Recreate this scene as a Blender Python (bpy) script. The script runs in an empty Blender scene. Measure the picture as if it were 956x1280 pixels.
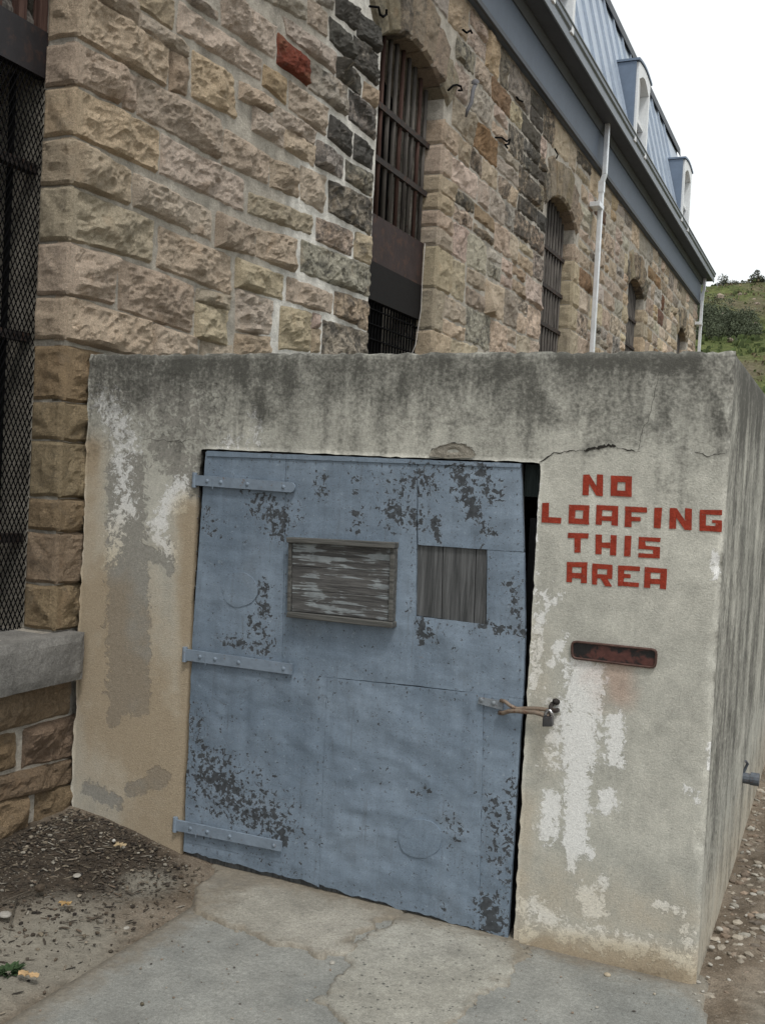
import bpy, bmesh, math, random
import numpy as np
from mathutils import Vector, Matrix, noise as mn

# ------------------------------------------------------------------ camera
S = bpy.context.scene
YAW, PITCH, ROLL, FPX = -0.4246, -0.0327, 0.0513, 1276.05
CAM = np.array([3.1796, -3.6582, 1.70])
_f = np.array([math.sin(YAW)*math.cos(PITCH), math.cos(YAW)*math.cos(PITCH), math.sin(PITCH)])
_r0 = np.array([math.cos(YAW), -math.sin(YAW), 0.0]); _u0 = np.cross(_r0, _f)
_r = math.cos(ROLL)*_r0 + math.sin(ROLL)*_u0
_u = -math.sin(ROLL)*_r0 + math.cos(ROLL)*_u0
cd = bpy.data.cameras.new('camera'); cam = bpy.data.objects.new('camera', cd)
S.collection.objects.link(cam); S.camera = cam
cd.sensor_fit = 'VERTICAL'; cd.sensor_height = 36.0; cd.lens = 36.0*FPX/1280.0
cd.clip_start = 0.05; cd.clip_end = 3000
M = Matrix.Identity(4)
for i in range(3):
    M[i][0], M[i][1], M[i][2], M[i][3] = _r[i], _u[i], -_f[i], CAM[i]
cam.matrix_world = M

# ------------------------------------------------------------------ sky, sun, exposure
W_ = bpy.data.worlds.new('World'); S.world = W_; W_.use_nodes = True
wn = W_.node_tree; wn.nodes.clear()
SUN_EL, SUN_AZ = 60.0, 138.0           # azimuth clockwise from +Y
sky = wn.nodes.new('ShaderNodeTexSky'); sky.sky_type = 'NISHITA'; sky.sun_disc = False
sky.sun_elevation = math.radians(SUN_EL); sky.sun_rotation = math.radians(SUN_AZ)
sky.air_density = 1.0; sky.dust_density = 4.0
hs = wn.nodes.new('ShaderNodeHueSaturation'); hs.inputs['Saturation'].default_value = 0.25
mx = wn.nodes.new('ShaderNodeMix'); mx.data_type = 'RGBA'; mx.inputs[0].default_value = 0.85
mx.inputs[7].default_value = (9.6, 10.0, 10.1, 1)     # even cloud cover
bg = wn.nodes.new('ShaderNodeBackground'); bg.inputs[1].default_value = 0.10
wo = wn.nodes.new('ShaderNodeOutputWorld')
wn.links.new(sky.outputs[0], hs.inputs['Color']); wn.links.new(hs.outputs[0], mx.inputs[6])
wn.links.new(mx.outputs[2], bg.inputs[0]); wn.links.new(bg.outputs[0], wo.inputs[0])
sd = bpy.data.lights.new('sun', 'SUN'); sd.energy = 1.5; sd.angle = math.radians(11); sd.color = (1, .965, .92)
so = bpy.data.objects.new('sun', sd); S.collection.objects.link(so)
_az, _el = math.radians(SUN_AZ), math.radians(SUN_EL)
sdir = Vector((math.sin(_az)*math.cos(_el), math.cos(_az)*math.cos(_el), math.sin(_el)))
so.rotation_euler = sdir.to_track_quat('Z', 'Y').to_euler(); so.location = (6, -2, 9)
S.view_settings.view_transform = 'Standard'; S.view_settings.look = 'None'
S.view_settings.exposure = 0.28; S.view_settings.gamma = 1.0
S.view_settings.use_curve_mapping = False
S.render.engine = 'CYCLES'
S.render.resolution_x, S.render.resolution_y = 764, 1024

# ------------------------------------------------------------------ pixel helpers (photo is 956 x 1280)
def onax(px, py, ax, val):
    d = _f + ((px-478.0)*_r - (py-640.0)*_u)/FPX
    t = (val-CAM[ax])/d[ax]
    return CAM + t*d
def onX(px, py, v=0.0): return onax(px, py, 0, v)
def onY(px, py, v=0.0): return onax(px, py, 1, v)
def onZ(px, py, v=0.0): return onax(px, py, 2, v)
def to_px(P):
    d = np.asarray(P, float)-CAM
    w = d@_f
    return 478+FPX*(d@_r)/w, 640-FPX*(d@_u)/w

# ------------------------------------------------------------------ object helpers
COL = S.collection
ORIG = {}
rng = random.Random(7)
def tag(o, label=None, cat=None, group=None, kind=None):
    if label: o['label'] = label
    if cat: o['category'] = cat
    if group: o['group'] = group
    if kind: o['kind'] = kind
    return o
def place(o, origin, parent):
    ORIG[o.name] = np.array(origin, float)
    if parent is not None:
        o.parent = parent
        o.location = ORIG[o.name]-ORIG[parent.name]
    else:
        o.location = origin
    COL.objects.link(o)
def empty(name, loc, parent=None):
    o = bpy.data.objects.new(name, None); o.empty_display_size = .1
    place(o, loc, parent); return o
def obj(name, V, F, mat, parent=None, smooth=False, attrs=None, cattrs=None, origin=None):
    V = np.asarray(V, float)
    if origin is None:
        mn_, mx_ = V.min(0), V.max(0); origin = np.array([(mn_[0]+mx_[0])/2, (mn_[1]+mx_[1])/2, mn_[2]])
    me = bpy.data.meshes.new(name)
    me.from_pydata((V-origin).tolist(), [], F); me.update()
    if mat: me.materials.append(mat)
    if smooth: me.polygons.foreach_set('use_smooth', [True]*len(me.polygons))
    for k, v in (attrs or {}).items():
        a = me.attributes.new(k, 'FLOAT', 'POINT'); a.data.foreach_set('value', np.asarray(v, np.float32).ravel())
    for k, v in (cattrs or {}).items():
        a = me.attributes.new(k, 'FLOAT_COLOR', 'POINT')
        c = np.ones((len(V), 4), np.float32); c[:, :3] = v; a.data.foreach_set('color', c.ravel())
    o = bpy.data.objects.new(name, me); place(o, origin, parent); return o

class MB:                                  # gathers simple solids for ONE mesh
    def __init__(s): s.V = []; s.F = []
    def add(s, V, F):
        n = len(s.V); s.V += [tuple(v) for v in V]; s.F += [[i+n for i in f] for f in F]; return s
    def box(s, x0, x1, y0, y1, z0, z1):
        return s.hexa([(x0,y0,z0),(x1,y0,z0),(x1,y1,z0),(x0,y1,z0),(x0,y0,z1),(x1,y0,z1),(x1,y1,z1),(x0,y1,z1)])
    def hexa(s, c):
        return s.add(c, [[0,3,2,1],[4,5,6,7],[0,1,5,4],[1,2,6,5],[2,3,7,6],[3,0,4,7]])
    def tube(s, pts, r, n=8, cap=True):
        pts = [Vector(p) for p in pts]; V = []; F = []
        rr = r if hasattr(r, '__len__') else [r]*len(pts)
        t = (pts[1]-pts[0]).normalized(); a = t.orthogonal().normalized()
        for i, p in enumerate(pts):
            t = (pts[min(i+1, len(pts)-1)]-pts[max(i-1, 0)]).normalized()
            a = (a-t*a.dot(t)).normalized(); b = t.cross(a)
            for k in range(n):
                w = 2*math.pi*k/n; V.append(p+(a*math.cos(w)+b*math.sin(w))*rr[i])
        for i in range(len(pts)-1):
            for k in range(n):
                k2 = (k+1) % n; F.append([i*n+k, i*n+k2, (i+1)*n+k2, (i+1)*n+k])
        if cap: F.append(list(range(n))[::-1]); F.append([(len(pts)-1)*n+k for k in range(n)])
        return s.add(V, F)
    def dome(s, c, r, nrm=(0,-1,0), h=.5, n=8):
        c = Vector(c); nz = Vector(nrm).normalized(); a = nz.orthogonal().normalized(); b = nz.cross(a); V = []; F = []
        for j in range(3):
            q = math.pi/2*j/3
            for k in range(n):
                w = 2*math.pi*k/n; V.append(c+(a*math.cos(w)+b*math.sin(w))*r*math.cos(q)+nz*r*h*math.sin(q))
        V.append(c+nz*r*h)
        for j in range(2):
            for k in range(n): F.append([j*n+k, j*n+(k+1) % n, (j+1)*n+(k+1) % n, (j+1)*n+k])
        for k in range(n): F.append([2*n+k, 2*n+(k+1) % n, 3*n])
        return s.add(V, F)
    def build(s, name, mat, parent=None, smooth=False, **k): return obj(name, s.V, s.F, mat, parent, smooth, **k)

def bevel(o, w=.003, seg=2):
    m = o.modifiers.new('bevel', 'BEVEL'); m.width = w; m.segments = seg; m.limit_method = 'ANGLE'; m.angle_limit = math.radians(40)
    return o
def grid_faces(nu, nv, flip=False):
    F = []
    for j in range(nv-1):
        for i in range(nu-1):
            a = j*nu+i; q = [a, a+1, a+nu+1, a+nu]; F.append(q[::-1] if flip else q)
    return F
def ring(nu, nv):
    return list(range(nu)) + [j*nu+nu-1 for j in range(1, nv)] + [(nv-1)*nu+i for i in range(nu-2, -1, -1)] + [j*nu for j in range(nv-2, 0, -1)]
def sstep(a, b, x):
    t = np.clip((np.asarray(x, float)-a)/(b-a), 0, 1); return t*t*(3-2*t)
def fbm(P, sc, oct=3, H=.9):
    return np.array([mn.fractal(Vector((p[0]*sc, p[1]*sc, p[2]*sc)), H, 2.0, oct) for p in P])

# ------------------------------------------------------------------ materials
class Mat:
    def __init__(s, name, rough=.85, spec=.3, metal=0.0):
        s.m = bpy.data.materials.new(name); s.m.use_nodes = True; s.t = s.m.node_tree
        s.b = s.t.nodes['Principled BSDF']; s.b.inputs['Roughness'].default_value = rough
        s.b.inputs['Specular IOR Level'].default_value = spec; s.b.inputs['Metallic'].default_value = metal
        s.pos = s.n('ShaderNodeNewGeometry').outputs['Position']
    def n(s, ty): return s.t.nodes.new(ty)
    def put(s, sock, v):
        if hasattr(v, 'is_linked'): s.t.links.new(v, sock)
        else:
            if hasattr(v, '__len__') and len(v) == 3 and sock.type == 'RGBA': v = (*v, 1)
            sock.default_value = v
    def scale(s, sc):
        n = s.n('ShaderNodeVectorMath'); n.operation = 'MULTIPLY'; s.t.links.new(s.pos, n.inputs[0]); n.inputs[1].default_value = sc; return n.outputs[0]
    def noise(s, sc, det=4, rough=.55, dist=0.0, vec=None, ty=None):
        n = s.n('ShaderNodeTexNoise')
        if ty: n.noise_type = ty; n.normalize = True
        n.inputs['Scale'].default_value = sc; n.inputs['Detail'].default_value = det
        n.inputs['Roughness'].default_value = rough; n.inputs['Distortion'].default_value = dist
        s.t.links.new(vec if vec is not None else s.pos, n.inputs['Vector']); return n.outputs[0]
    def voro(s, sc, vec=None, feat='F1', out=0):
        n = s.n('ShaderNodeTexVoronoi'); n.feature = feat; n.inputs['Scale'].default_value = sc
        s.t.links.new(vec if vec is not None else s.pos, n.inputs['Vector']); return n.outputs[out]
    def math(s, op, a, b=0.0, c=0.0, clamp=False):
        n = s.n('ShaderNodeMath'); n.operation = op; n.use_clamp = clamp
        s.put(n.inputs[0], a); s.put(n.inputs[1], b); s.put(n.inputs[2], c); return n.outputs[0]
    def step(s, x, a, b, lo=0.0, hi=1.0):
        n = s.n('ShaderNodeMapRange'); n.interpolation_type = 'SMOOTHSTEP'
        s.put(n.inputs[0], x); n.inputs[1].default_value = a; n.inputs[2].default_value = b
        n.inputs[3].default_value = lo; n.inputs[4].default_value = hi; return n.outputs[0]
    def lin(s, x, a, b, lo, hi):
        n = s.n('ShaderNodeMapRange'); s.put(n.inputs[0], x)
        for i, v in enumerate((a, b, lo, hi)): n.inputs[i+1].default_value = v
        return n.outputs[0]
    def mix(s, f, a, b, mode='MIX'):
        n = s.n('ShaderNodeMix'); n.data_type = 'RGBA'; n.blend_type = mode; n.clamp_factor = True
        s.put(n.inputs[0], f); s.put(n.inputs[6], a); s.put(n.inputs[7], b); return n.outputs[2]
    def attr(s, name, out='Fac'):
        n = s.n('ShaderNodeAttribute'); n.attribute_name = name; return n.outputs[out]
    def shade(s, col, fac, lo, hi):        # multiply colour by a factor running lo..hi
        v = s.lin(fac, .25, .75, lo, hi); c = s.n('ShaderNodeCombineColor')
        for i in range(3): s.t.links.new(v, c.inputs[i])
        return s.mix(1.0, col, c.outputs[0], 'MULTIPLY')
    def masked(s, attr, nz, k=.9, soft=.05, th=.5):      # worn-edge mask: field + noise
        x = s.math('ADD', attr, s.math('MULTIPLY', s.math('SUBTRACT', nz, .5), k)); return s.step(x, th-soft, th+soft)
    def bump(s, h, dist, strength=1.0, prev=None):
        n = s.n('ShaderNodeBump'); n.inputs['Strength'].default_value = strength; n.inputs['Distance'].default_value = dist
        s.put(n.inputs['Height'], h)
        if prev is not None: s.t.links.new(prev, n.inputs['Normal'])
        return n.outputs[0]
    def done(s, col, nrm=None, rough=None):
        s.put(s.b.inputs['Base Color'], col)
        if nrm is not None: s.t.links.new(nrm, s.b.inputs['Normal'])
        if rough is not None: s.put(s.b.inputs['Roughness'], rough)
        return s.m

def m_stone():
    m = Mat('rock_faced_sandstone', .92, .2)
    c = m.attr('tint', 'Color')
    c = m.shade(c, m.noise(6, 4, .6), .84, 1.16)
    c = m.shade(c, m.noise(75, 4, .75), .66, 1.32)
    c = m.shade(c, m.noise(230, 3, .75), .6, 1.4)
    c = m.mix(m.math('MULTIPLY', m.step(m.noise(8.5, 5, .65, .6), .56, .72), .25), c, (.22, .20, .18))
    warm = m.step(m.noise(5, 3, .6, .5), .56, .72)
    c = m.mix(m.math('MULTIPLY', warm, .3), c, (.36, .235, .14))
    pits = m.step(m.noise(75, 2, .5), .64, .72)
    c = m.mix(m.math('MULTIPLY', pits, .55), c, (.09, .07, .05))
    grain = m.noise(60, 5, .72)
    soot = m.masked(m.attr('soot'), m.noise(11, 7, .72, .5), 2.2, .3)
    c = m.mix(m.math('MULTIPLY', soot, .9), c, m.mix(m.noise(60, 3), (.028, .028, .027), (.10, .096, .088)))
    rid = m.noise(8, 5, .6, .25, None, 'RIDGED_MULTIFRACTAL')
    nb = m.bump(m.noise(190, 4, .75), .008, 1, m.bump(grain, .022, 1, m.bump(rid, .05, .8)))
    return m.done(c, nb)
def m_mortar():
    m = Mat('lime_mortar', .95, .15)
    c = m.mix(m.step(m.attr('white'), .2, .8), (.385, .355, .305), (.64, .62, .57))
    c = m.shade(c, m.noise(9, 5, .65), .5, 1.3); c = m.shade(c, m.noise(120, 3, .6), .75, 1.2)
    return m.done(c, m.bump(m.noise(60, 5, .65), .012, .8))
def m_plaster():
    m = Mat('weathered_cement_render', .9, .25)
    nz = m.noise(9, 5, .68, .3); nf = m.noise(26, 6, .7, .4)
    str_ = m.noise(1, 6, .62, .3, m.scale((13, 13, 1.2)))
    str2 = m.noise(1, 5, .65, .2, m.scale((44, 44, 2.4)))
    c = m.mix(m.step(m.noise(1.6, 4, .6), .35, .65), (.45, .445, .395), (.53, .52, .46))
    c = m.shade(c, nz, .76, 1.16); c = m.shade(c, str2, .94, 1.05); c = m.shade(c, m.noise(3.5, 6, .7, .5), .82, 1.12)
    gr = m.step(m.noise(6.5, 6, .7, .3), .53, .72); c = m.mix(m.math('MULTIPLY', gr, .4), c, (.30, .295, .265))
    tan = m.masked(m.attr('tan'), nz, .7, .35)
    c = m.mix(m.math('MULTIPLY', tan, .95), c, m.mix(m.noise(14, 5, .6), (.40, .345, .265), (.50, .44, .345)))
    cem = m.masked(m.attr('cement'), nf, 1.2, .045)
    c = m.mix(m.math('MULTIPLY', cem, .92), c, m.shade((.285, .275, .245), m.noise(40, 4), .85, 1.12))
    nw = m.noise(30, 6, .78, .5); wh = m.masked(m.attr('white'), nw, 2.8, .07)
    c = m.mix(m.math('MULTIPLY', wh, .9), c, m.mix(m.step(m.attr('tan'), .2, .7), (.76, .76, .74), (.64, .58, .46)))
    ru = m.masked(m.attr('rust'), nz, .8, .4)
    c = m.mix(m.math('MULTIPLY', ru, .38), c, (.45, .22, .14))
    d1 = m.math('ADD', m.attr('dark'), m.math('MULTIPLY', m.math('SUBTRACT', str_, .5), .95))
    d1 = m.math('ADD', d1, m.math('MULTIPLY', m.math('SUBTRACT', m.noise(5, 6, .72, .6), .5), 1.3))
    d1 = m.math('ADD', d1, m.math('MULTIPLY', m.math('SUBTRACT', m.noise(60, 4, .75), .5), 1.3))
    dk = m.step(d1, .18, 1.05)
    c = m.mix(m.math('MULTIPLY', dk, .93), c, m.mix(nz, (.05, .05, .044), (.085, .083, .073)))
    ochre = m.step(m.math('ADD', m.attr('tan'), m.math('SUBTRACT', m.noise(5, 5, .6), .5)), .62, .95)
    c = m.mix(m.math('MULTIPLY', ochre, .42), c, (.27, .185, .095))
    pit = m.step(m.noise(110, 3, .6), .63, .69); c = m.mix(m.math('MULTIPLY', pit, .5), c, (.12, .115, .10))
    c = m.shade(c, m.noise(240, 2, .6), .78, 1.2); c = m.shade(c, m.noise(80, 4, .75), .82, 1.16)
    nb = m.bump(m.noise(3, 3), .02, .35)
    nb = m.bump(cem, -.0014, .8, nb); nb = m.bump(wh, .0009, .7, nb)
    nb = m.bump(m.noise(150, 4, .65), .0035, .75, nb)
    return m.done(c, nb)
def m_paint():                             # flaking blue-grey paint on sheet iron
    m = Mat('flaking_blue_grey_paint', .62, .35)
    f = m.noise(44, 5, .64, .5); f2 = m.noise(11, 4, .6, .3)
    x = m.math('ADD', m.math('ADD', f, m.math('MULTIPLY', m.math('SUBTRACT', m.attr('peel'), .5), .36)), m.math('MULTIPLY', m.math('SUBTRACT', f2, .5), .25))
    x = m.math('ADD', x, m.math('MULTIPLY', m.step(m.noise(95, 3, .6, .5), .54, .70), .13)); pe = m.step(x, .60, .615); rim = m.step(x, .572, .598)
    c = m.mix(m.step(m.noise(2.2, 5, .62), .3, .7), (.138, .182, .235), (.202, .255, .318))
    c = m.shade(c, m.noise(1, 5, .6, 0, m.scale((20, 20, 2))), .86, 1.12)
    c = m.shade(c, m.noise(16, 5, .6), .9, 1.1)
    dirt = m.step(m.noise(4.5, 6, .66, .4), .55, .75); c = m.mix(m.math('MULTIPLY', dirt, .3), c, (.12, .13, .14))
    sp = m.step(m.noise(150, 3, .6), .64, .68); c = m.mix(m.math('MULTIPLY', sp, .75), c, (.06, .065, .07))
    lt = m.step(m.noise(60, 5, .75, .8), .60, .68); c = m.mix(m.math('MULTIPLY', lt, .45), c, (.36, .42, .48))
    run = m.step(m.noise(1, 5, .65, .3, m.scale((30, 30, 2.2))), .57, .72); c = m.mix(m.math('MULTIPLY', run, .4), c, (.095, .105, .115))
    rs = m.step(m.noise(17, 6, .75, .4), .66, .74); c = m.mix(m.math('MULTIPLY', rs, .35), c, (.16, .12, .09))
    c = m.shade(c, m.noise(210, 2, .6), .84, 1.14)
    c = m.mix(m.math('MULTIPLY', rim, .55), c, (.30, .345, .40))
    c = m.mix(pe, c, m.shade((.052, .058, .065), m.noise(60, 3), .6, 1.5))
    nb = m.bump(m.noise(1, 3, .5, .2, m.scale((4, 4, 9))), .03, .3)
    nb = m.bump(pe, -.0018, 1, nb); nb = m.bump(m.noise(140, 3), .001, .6, nb)
    return m.done(c, nb, m.math('ADD', m.math('MULTIPLY', pe, .25), .58))
def m_strap():
    m = Mat('painted_iron_strap', .6, .35)
    c = m.shade((.19, .235, .29), m.noise(22, 4), .8, 1.15)
    ru = m.step(m.noise(40, 5, .65), .6, .7); c = m.mix(m.math('MULTIPLY', ru, .7), c, (.14, .10, .075))
    return m.done(c, m.bump(m.noise(70, 4), .002, .8))
def m_wood(name, a, b, paint, amt, axis):
    m = Mat(name, .85, .2)
    sc = {'z': (60, 60, 3), 'x': (3, 60, 60), 'xs': (5, 80, 80)}[axis]
    g = m.noise(1, 6, .65, .6, m.scale(sc)); g2 = m.noise(1, 4, .7, .2, m.scale(tuple(v*3 for v in sc)))
    c = m.mix(m.step(g, .3, .7), a, b); c = m.shade(c, g2, .75, 1.25)
    pm = m.step(m.math('ADD', g, m.math('MULTIPLY', m.math('SUBTRACT', m.noise(9, 3), .5), .7)), 1-amt-.02, 1-amt+.03)
    c = m.mix(pm, c, m.shade(paint, m.noise(30, 3), .7, 1.15))
    return m.done(c, m.bump(g2, .002, .7, m.bump(g, .004, .8)))
def m_simple(name, col, rough=.7, spec=.3, metal=0.0, sc=18, lo=.8, hi=1.18, rust=0.0, bmp=.0015):
    m = Mat(name, rough, spec, metal)
    c = m.shade(col, m.noise(sc, 5, .6), lo, hi); c = m.shade(c, m.noise(sc*6, 3), .93, 1.07)
    if rust: c = m.mix(m.math('MULTIPLY', m.step(m.noise(sc*1.3, 6, .68, .3), .52, .64), rust), c, (.11, .05, .028))
    return m.done(c, m.bump(m.noise(sc*5, 4), bmp, .7))
def m_concrete(name, a, b, speck=0.0):
    m = Mat(name, .93, .2)
    c = m.mix(m.step(m.noise(1.8, 5, .62), .3, .7), a, b)
    c = m.shade(c, m.noise(8, 6, .65), .78, 1.18); c = m.shade(c, m.noise(70, 5, .78), .66, 1.3); c = m.shade(c, m.noise(230, 3, .7), .62, 1.36)
    if speck:
        v = m.voro(42); k = m.step(v, .2, .26, 1, 0); sel = m.step(m.noise(23, 1), .5, .56)
        c = m.mix(m.math('MULTIPLY', m.math('MULTIPLY', k, sel), speck), c, (.10, .10, .09))
    dt = m.masked(m.attr('dirt'), m.noise(13, 6, .7), 1.3, .35); c = m.mix(m.math('MULTIPLY', dt, .7), c, m.shade((.185, .155, .115), m.noise(40, 4), .7, 1.3))
    st_ = m.step(m.noise(3.2, 5, .65, .4), .52, .7); c = m.mix(m.math('MULTIPLY', st_, .35), c, (.15, .145, .13))
    crk = m.step(m.noise(150, 2), .66, .72); c = m.mix(m.math('MULTIPLY', crk, .45), c, (.10, .095, .085))
    nb = m.bump(m.noise(45, 6, .7), .012, .7, m.bump(m.noise(5, 3), .03, .4)); return m.done(c, m.bump(m.noise(220, 2), .003, .7, nb))
def m_ground():
    m = Mat('dry_dirt_and_grit', .97, .1)
    n1 = m.noise(4, 6, .66); n2 = m.noise(24, 6, .7)
    c = m.mix(m.step(n1, .35, .65), (.17, .135, .10), (.27, .225, .175))
    c = m.shade(c, n2, .62, 1.34); c = m.shade(c, m.noise(150, 3, .7), .62, 1.35)
    hum = m.masked(m.attr('humus'), n2, 1.0, .22); c = m.mix(m.math('MULTIPLY', hum, .88), c, m.shade((.045, .036, .028), m.noise(90, 4), .5, 1.7))
    gy = m.masked(m.attr('dust'), n1, .8, .3); c = m.mix(m.math('MULTIPLY', gy, .85), c, m.shade((.29, .27, .225), n2, .75, 1.2))
    chips = m.step(m.voro(85), .22, .30, 1, 0); cs = m.step(m.noise(37, 2), .52, .6)
    c = m.mix(m.math('MULTIPLY', m.math('MULTIPLY', chips, cs), .6), c, (.36, .33, .28))
    return m.done(c, m.bump(m.noise(130, 4, .7), .008, 1, m.bump(n2, .02, .8)))
def m_tint(name, rough=.9, spec=.2):
    m = Mat(name, rough, spec); c = m.attr('tint', 'Color'); c = m.shade(c, m.noise(90, 4), .75, 1.22)
    return m.done(c, m.bump(m.noise(180, 3), .003, .6))
def m_hill():
    m = Mat('grassy_hillside', .97, .1)
    n1 = m.noise(.13, 6, .62, .4); n2 = m.noise(.9, 6, .7)
    c = m.mix(m.step(n2, .35, .65), (.08, .10, .033), (.145, .165, .06))
    br = m.step(m.math('ADD', n1, m.math('MULTIPLY', m.attr('bare'), .3)), .60, .82)
    c = m.mix(m.math('MULTIPLY', br, .9), c, m.shade((.16, .13, .095), m.noise(2.5, 5, .7), .6, 1.4))
    c = m.shade(c, m.noise(3.5, 5, .72), .55, 1.4)
    return m.done(c, m.bump(m.noise(2.2, 6, .7), .5, .9))
STONE, MORTAR, PLASTER, PAINT, STRAP = m_stone(), m_mortar(), m_plaster(), m_paint(), m_strap()
DRESS = m_concrete('dressed_sill_stone', (.15, .145, .135), (.28, .27, .25))
PLANK = m_wood('bare_grey_plank', (.050, .052, .053), (.125, .128, .13), (.30, .315, .325), .22, 'z')
BOARD = m_wood('flaking_white_board', (.05, .05, .05), (.135, .132, .128), (.255, .28, .29), .45, 'xs')
RAIL = m_wood('grey_batten', (.055, .055, .052), (.14, .138, .128), (.26, .27, .27), .18, 'x')
DARKWOOD = m_wood('dark_green_stained_timber', (.018, .024, .024), (.04, .052, .05), (.07, .09, .09), .2, 'z')
BARS = m_wood('weathered_window_bar', (.035, .031, .028), (.13, .118, .105), (.06, .03, .022), .3, 'z')
REDBAR = m_wood('red_brown_window_bar', (.04, .02, .016), (.085, .05, .04), (.13, .11, .10), .2, 'z')
IRON = m_simple('rusty_dark_iron', (.035, .030, .028), .75, .3, .2, 25, .6, 1.4, .6)
RUSTPANEL = m_simple('rust_brown_sheet', (.034, .022, .021), .7, .3, .1, 9, .7, 1.3, .35)
BLACKIRON = m_simple('blackened_wire', (.004, .004, .0045), .9, .05, .0, 30, .6, 1.5)
DARKIN = m_simple('unlit_interior', (.004, .004, .004), .9, .1)  # near-black colour stands in for the shade indoors
FRIEZE = m_simple('blue_grey_board_paint', (.105, .132, .175), .55, .35, 0, 3, .9, 1.08, 0, .0006)
SOFFIT = m_simple('grey_soffit_paint', (.075, .083, .096), .6, .3, 0, 4, .85, 1.1)
GUTTER = m_simple('grey_metal_gutter', (.17, .19, .215), .42, .45, .35, 5, .85, 1.12)
ROOFM = m_simple('blue_grey_roof_metal', (.37, .43, .51), .45, .45, .15, 3, .9, 1.1, 0, .0008)
CHEEK = m_simple('slate_blue_cheek_metal', (.15, .195, .265), .55, .4, .1, 4, .88, 1.1)
WHITE = m_simple('white_window_paint', (.74, .76, .77), .5, .4, 0, 6, .95, 1.04)
ZINC = m_simple('new_galvanised_pipe', (.74, .77, .80), .35, .5, .35, 9, .85, 1.1)
def m_red():
    m = Mat('red_sign_paint', .8, .2); c = m.shade((.30, .042, .022), m.noise(30, 5, .65), .68, 1.2)
    c = m.shade(c, m.noise(180, 3, .7), .75, 1.2)
    c = m.mix(m.math('MULTIPLY', m.step(m.noise(95, 5, .75), .62, .70), .75), c, (.42, .36, .31))
    return m.done(c, m.bump(m.noise(150, 4, .65), .0035, .75))
RED = m_red()
STEEL = m_simple('worn_padlock_steel', (.10, .10, .105), .32, .5, .85, 40, .7, 1.3, .25)
RODM = m_simple('rust_streaked_hasp_rod', (.22, .17, .13), .55, .4, .2, 45, .6, 1.25, .85)
GRIT = m_tint('loose_grit'); LEAFM = m_tint('leaf_surface', .75)
GROUND = m_ground(); HILLM = m_hill()
PATHM = m_concrete('path_concrete', (.225, .23, .215), (.30, .30, .275))
SLABM = m_concrete('pale_threshold_concrete', (.285, .27, .23), (.385, .365, .315), .3)
AGGM = m_concrete('exposed_aggregate_concrete', (.305, .295, .255), (.39, .38, .335), .85)
SPALLM = m_concrete('broken_render', (.26, .24, .20), (.36, .33, .28), .7)
CRACKM = m_simple('crack_shade', (.03, .028, .025), .95, .1)  # shade inside the cracks put into a flat strip colour
def m_plate():
    m = Mat('rust_red_enamel', .5, .35)
    c = m.mix(m.step(m.noise(12, 4, .6, .3), .40, .50), (.085, .032, .026), (.012, .011, .011))
    c = m.shade(c, m.noise(50, 4), .7, 1.3); return m.done(c, m.bump(m.noise(80, 3), .001, .6))
PLATE = m_plate()
def m_glass():
    m = Mat('dormer_glass', .08, .6); return m.done((.34, .38, .41))
GLASS = m_glass()

# ================================================================== GROUND
Wb, Hb = 2.8066, 2.1967                     # concrete enclosure: width, height
def gz(x, y):
    x = np.asarray(x, float); y = np.asarray(y, float)
    left = sstep(1.05, 0.0, x)*.135*np.exp(-np.clip(-y, 0, 9)/1.6)*sstep(-3.5, -1.0, y)
    return -.022 + left + .014*sstep(.95, .8, x)
def axis_lines(parts):
    out = []
    for a, b, st in parts: out += list(np.arange(a, b-1e-6, st))
    return np.array(out+[parts[-1][1]])
gx = axis_lines([(-900, -100, 200), (-100, -10, 18), (-10, -1, 1.5), (-1, 0, .25), (0, 4.6, .045), (4.6, 12, .4), (12, 100, 11), (100, 900, 200)])
gy = axis_lines([(-600, -60, 135), (-60, -8, 6.5), (-8, -2.4, .4), (-2.4, .4, .045), (.4, 5, .1), (5, 22, 1), (22, 100, 13), (100, 1500, 350)])
X, Y = np.meshgrid(gx, gy); X = X.ravel(); Y = Y.ravel()
Z = gz(X, Y)
near = (X > -.5) & (X < 4.7) & (Y > -3) & (Y < 6)
nz = np.zeros(len(X)); idx = np.where(near)[0]
P = np.stack([X[idx], Y[idx], np.zeros(len(idx))], 1)
nz[idx] = fbm(P, 2.3, 3)*.008 + fbm(P, 9, 3)*.005
Z = Z+nz
Z += .02*sstep(2.84, 2.98, X)*near + .012*np.exp(-((X-2.95)/.25)**2)*near
humus = 1.15*np.exp(-(((X-.42)/.42)**2+((Y+.30)/.34)**2)) + .8*np.exp(-(((X-.2)/.3)**2+((Y+.75)/.45)**2)) + .5*np.exp(-(((X-2.9)/.12)**2+((Y-1.2)/1.3)**2))
dust = 1.0*np.exp(-(((X-.72)/.3)**2+((Y+1.0)/.5)**2)) + .8*np.exp(-(((X-3.15)/.22)**2+((Y+.15)/.4)**2)) + .75*np.exp(-(((X-.72)/.12)**2+((Y+.28)/.12)**2))
g = obj('ground', np.stack([X, Y, Z], 1), grid_faces(len(gx), len(gy)), GROUND, None, True, {'humus': humus, 'dust': dust}, origin=np.array([0, 0, 0.]))
tag(g, 'dry brown dirt and grit around the enclosure', 'ground', kind='structure')

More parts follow.
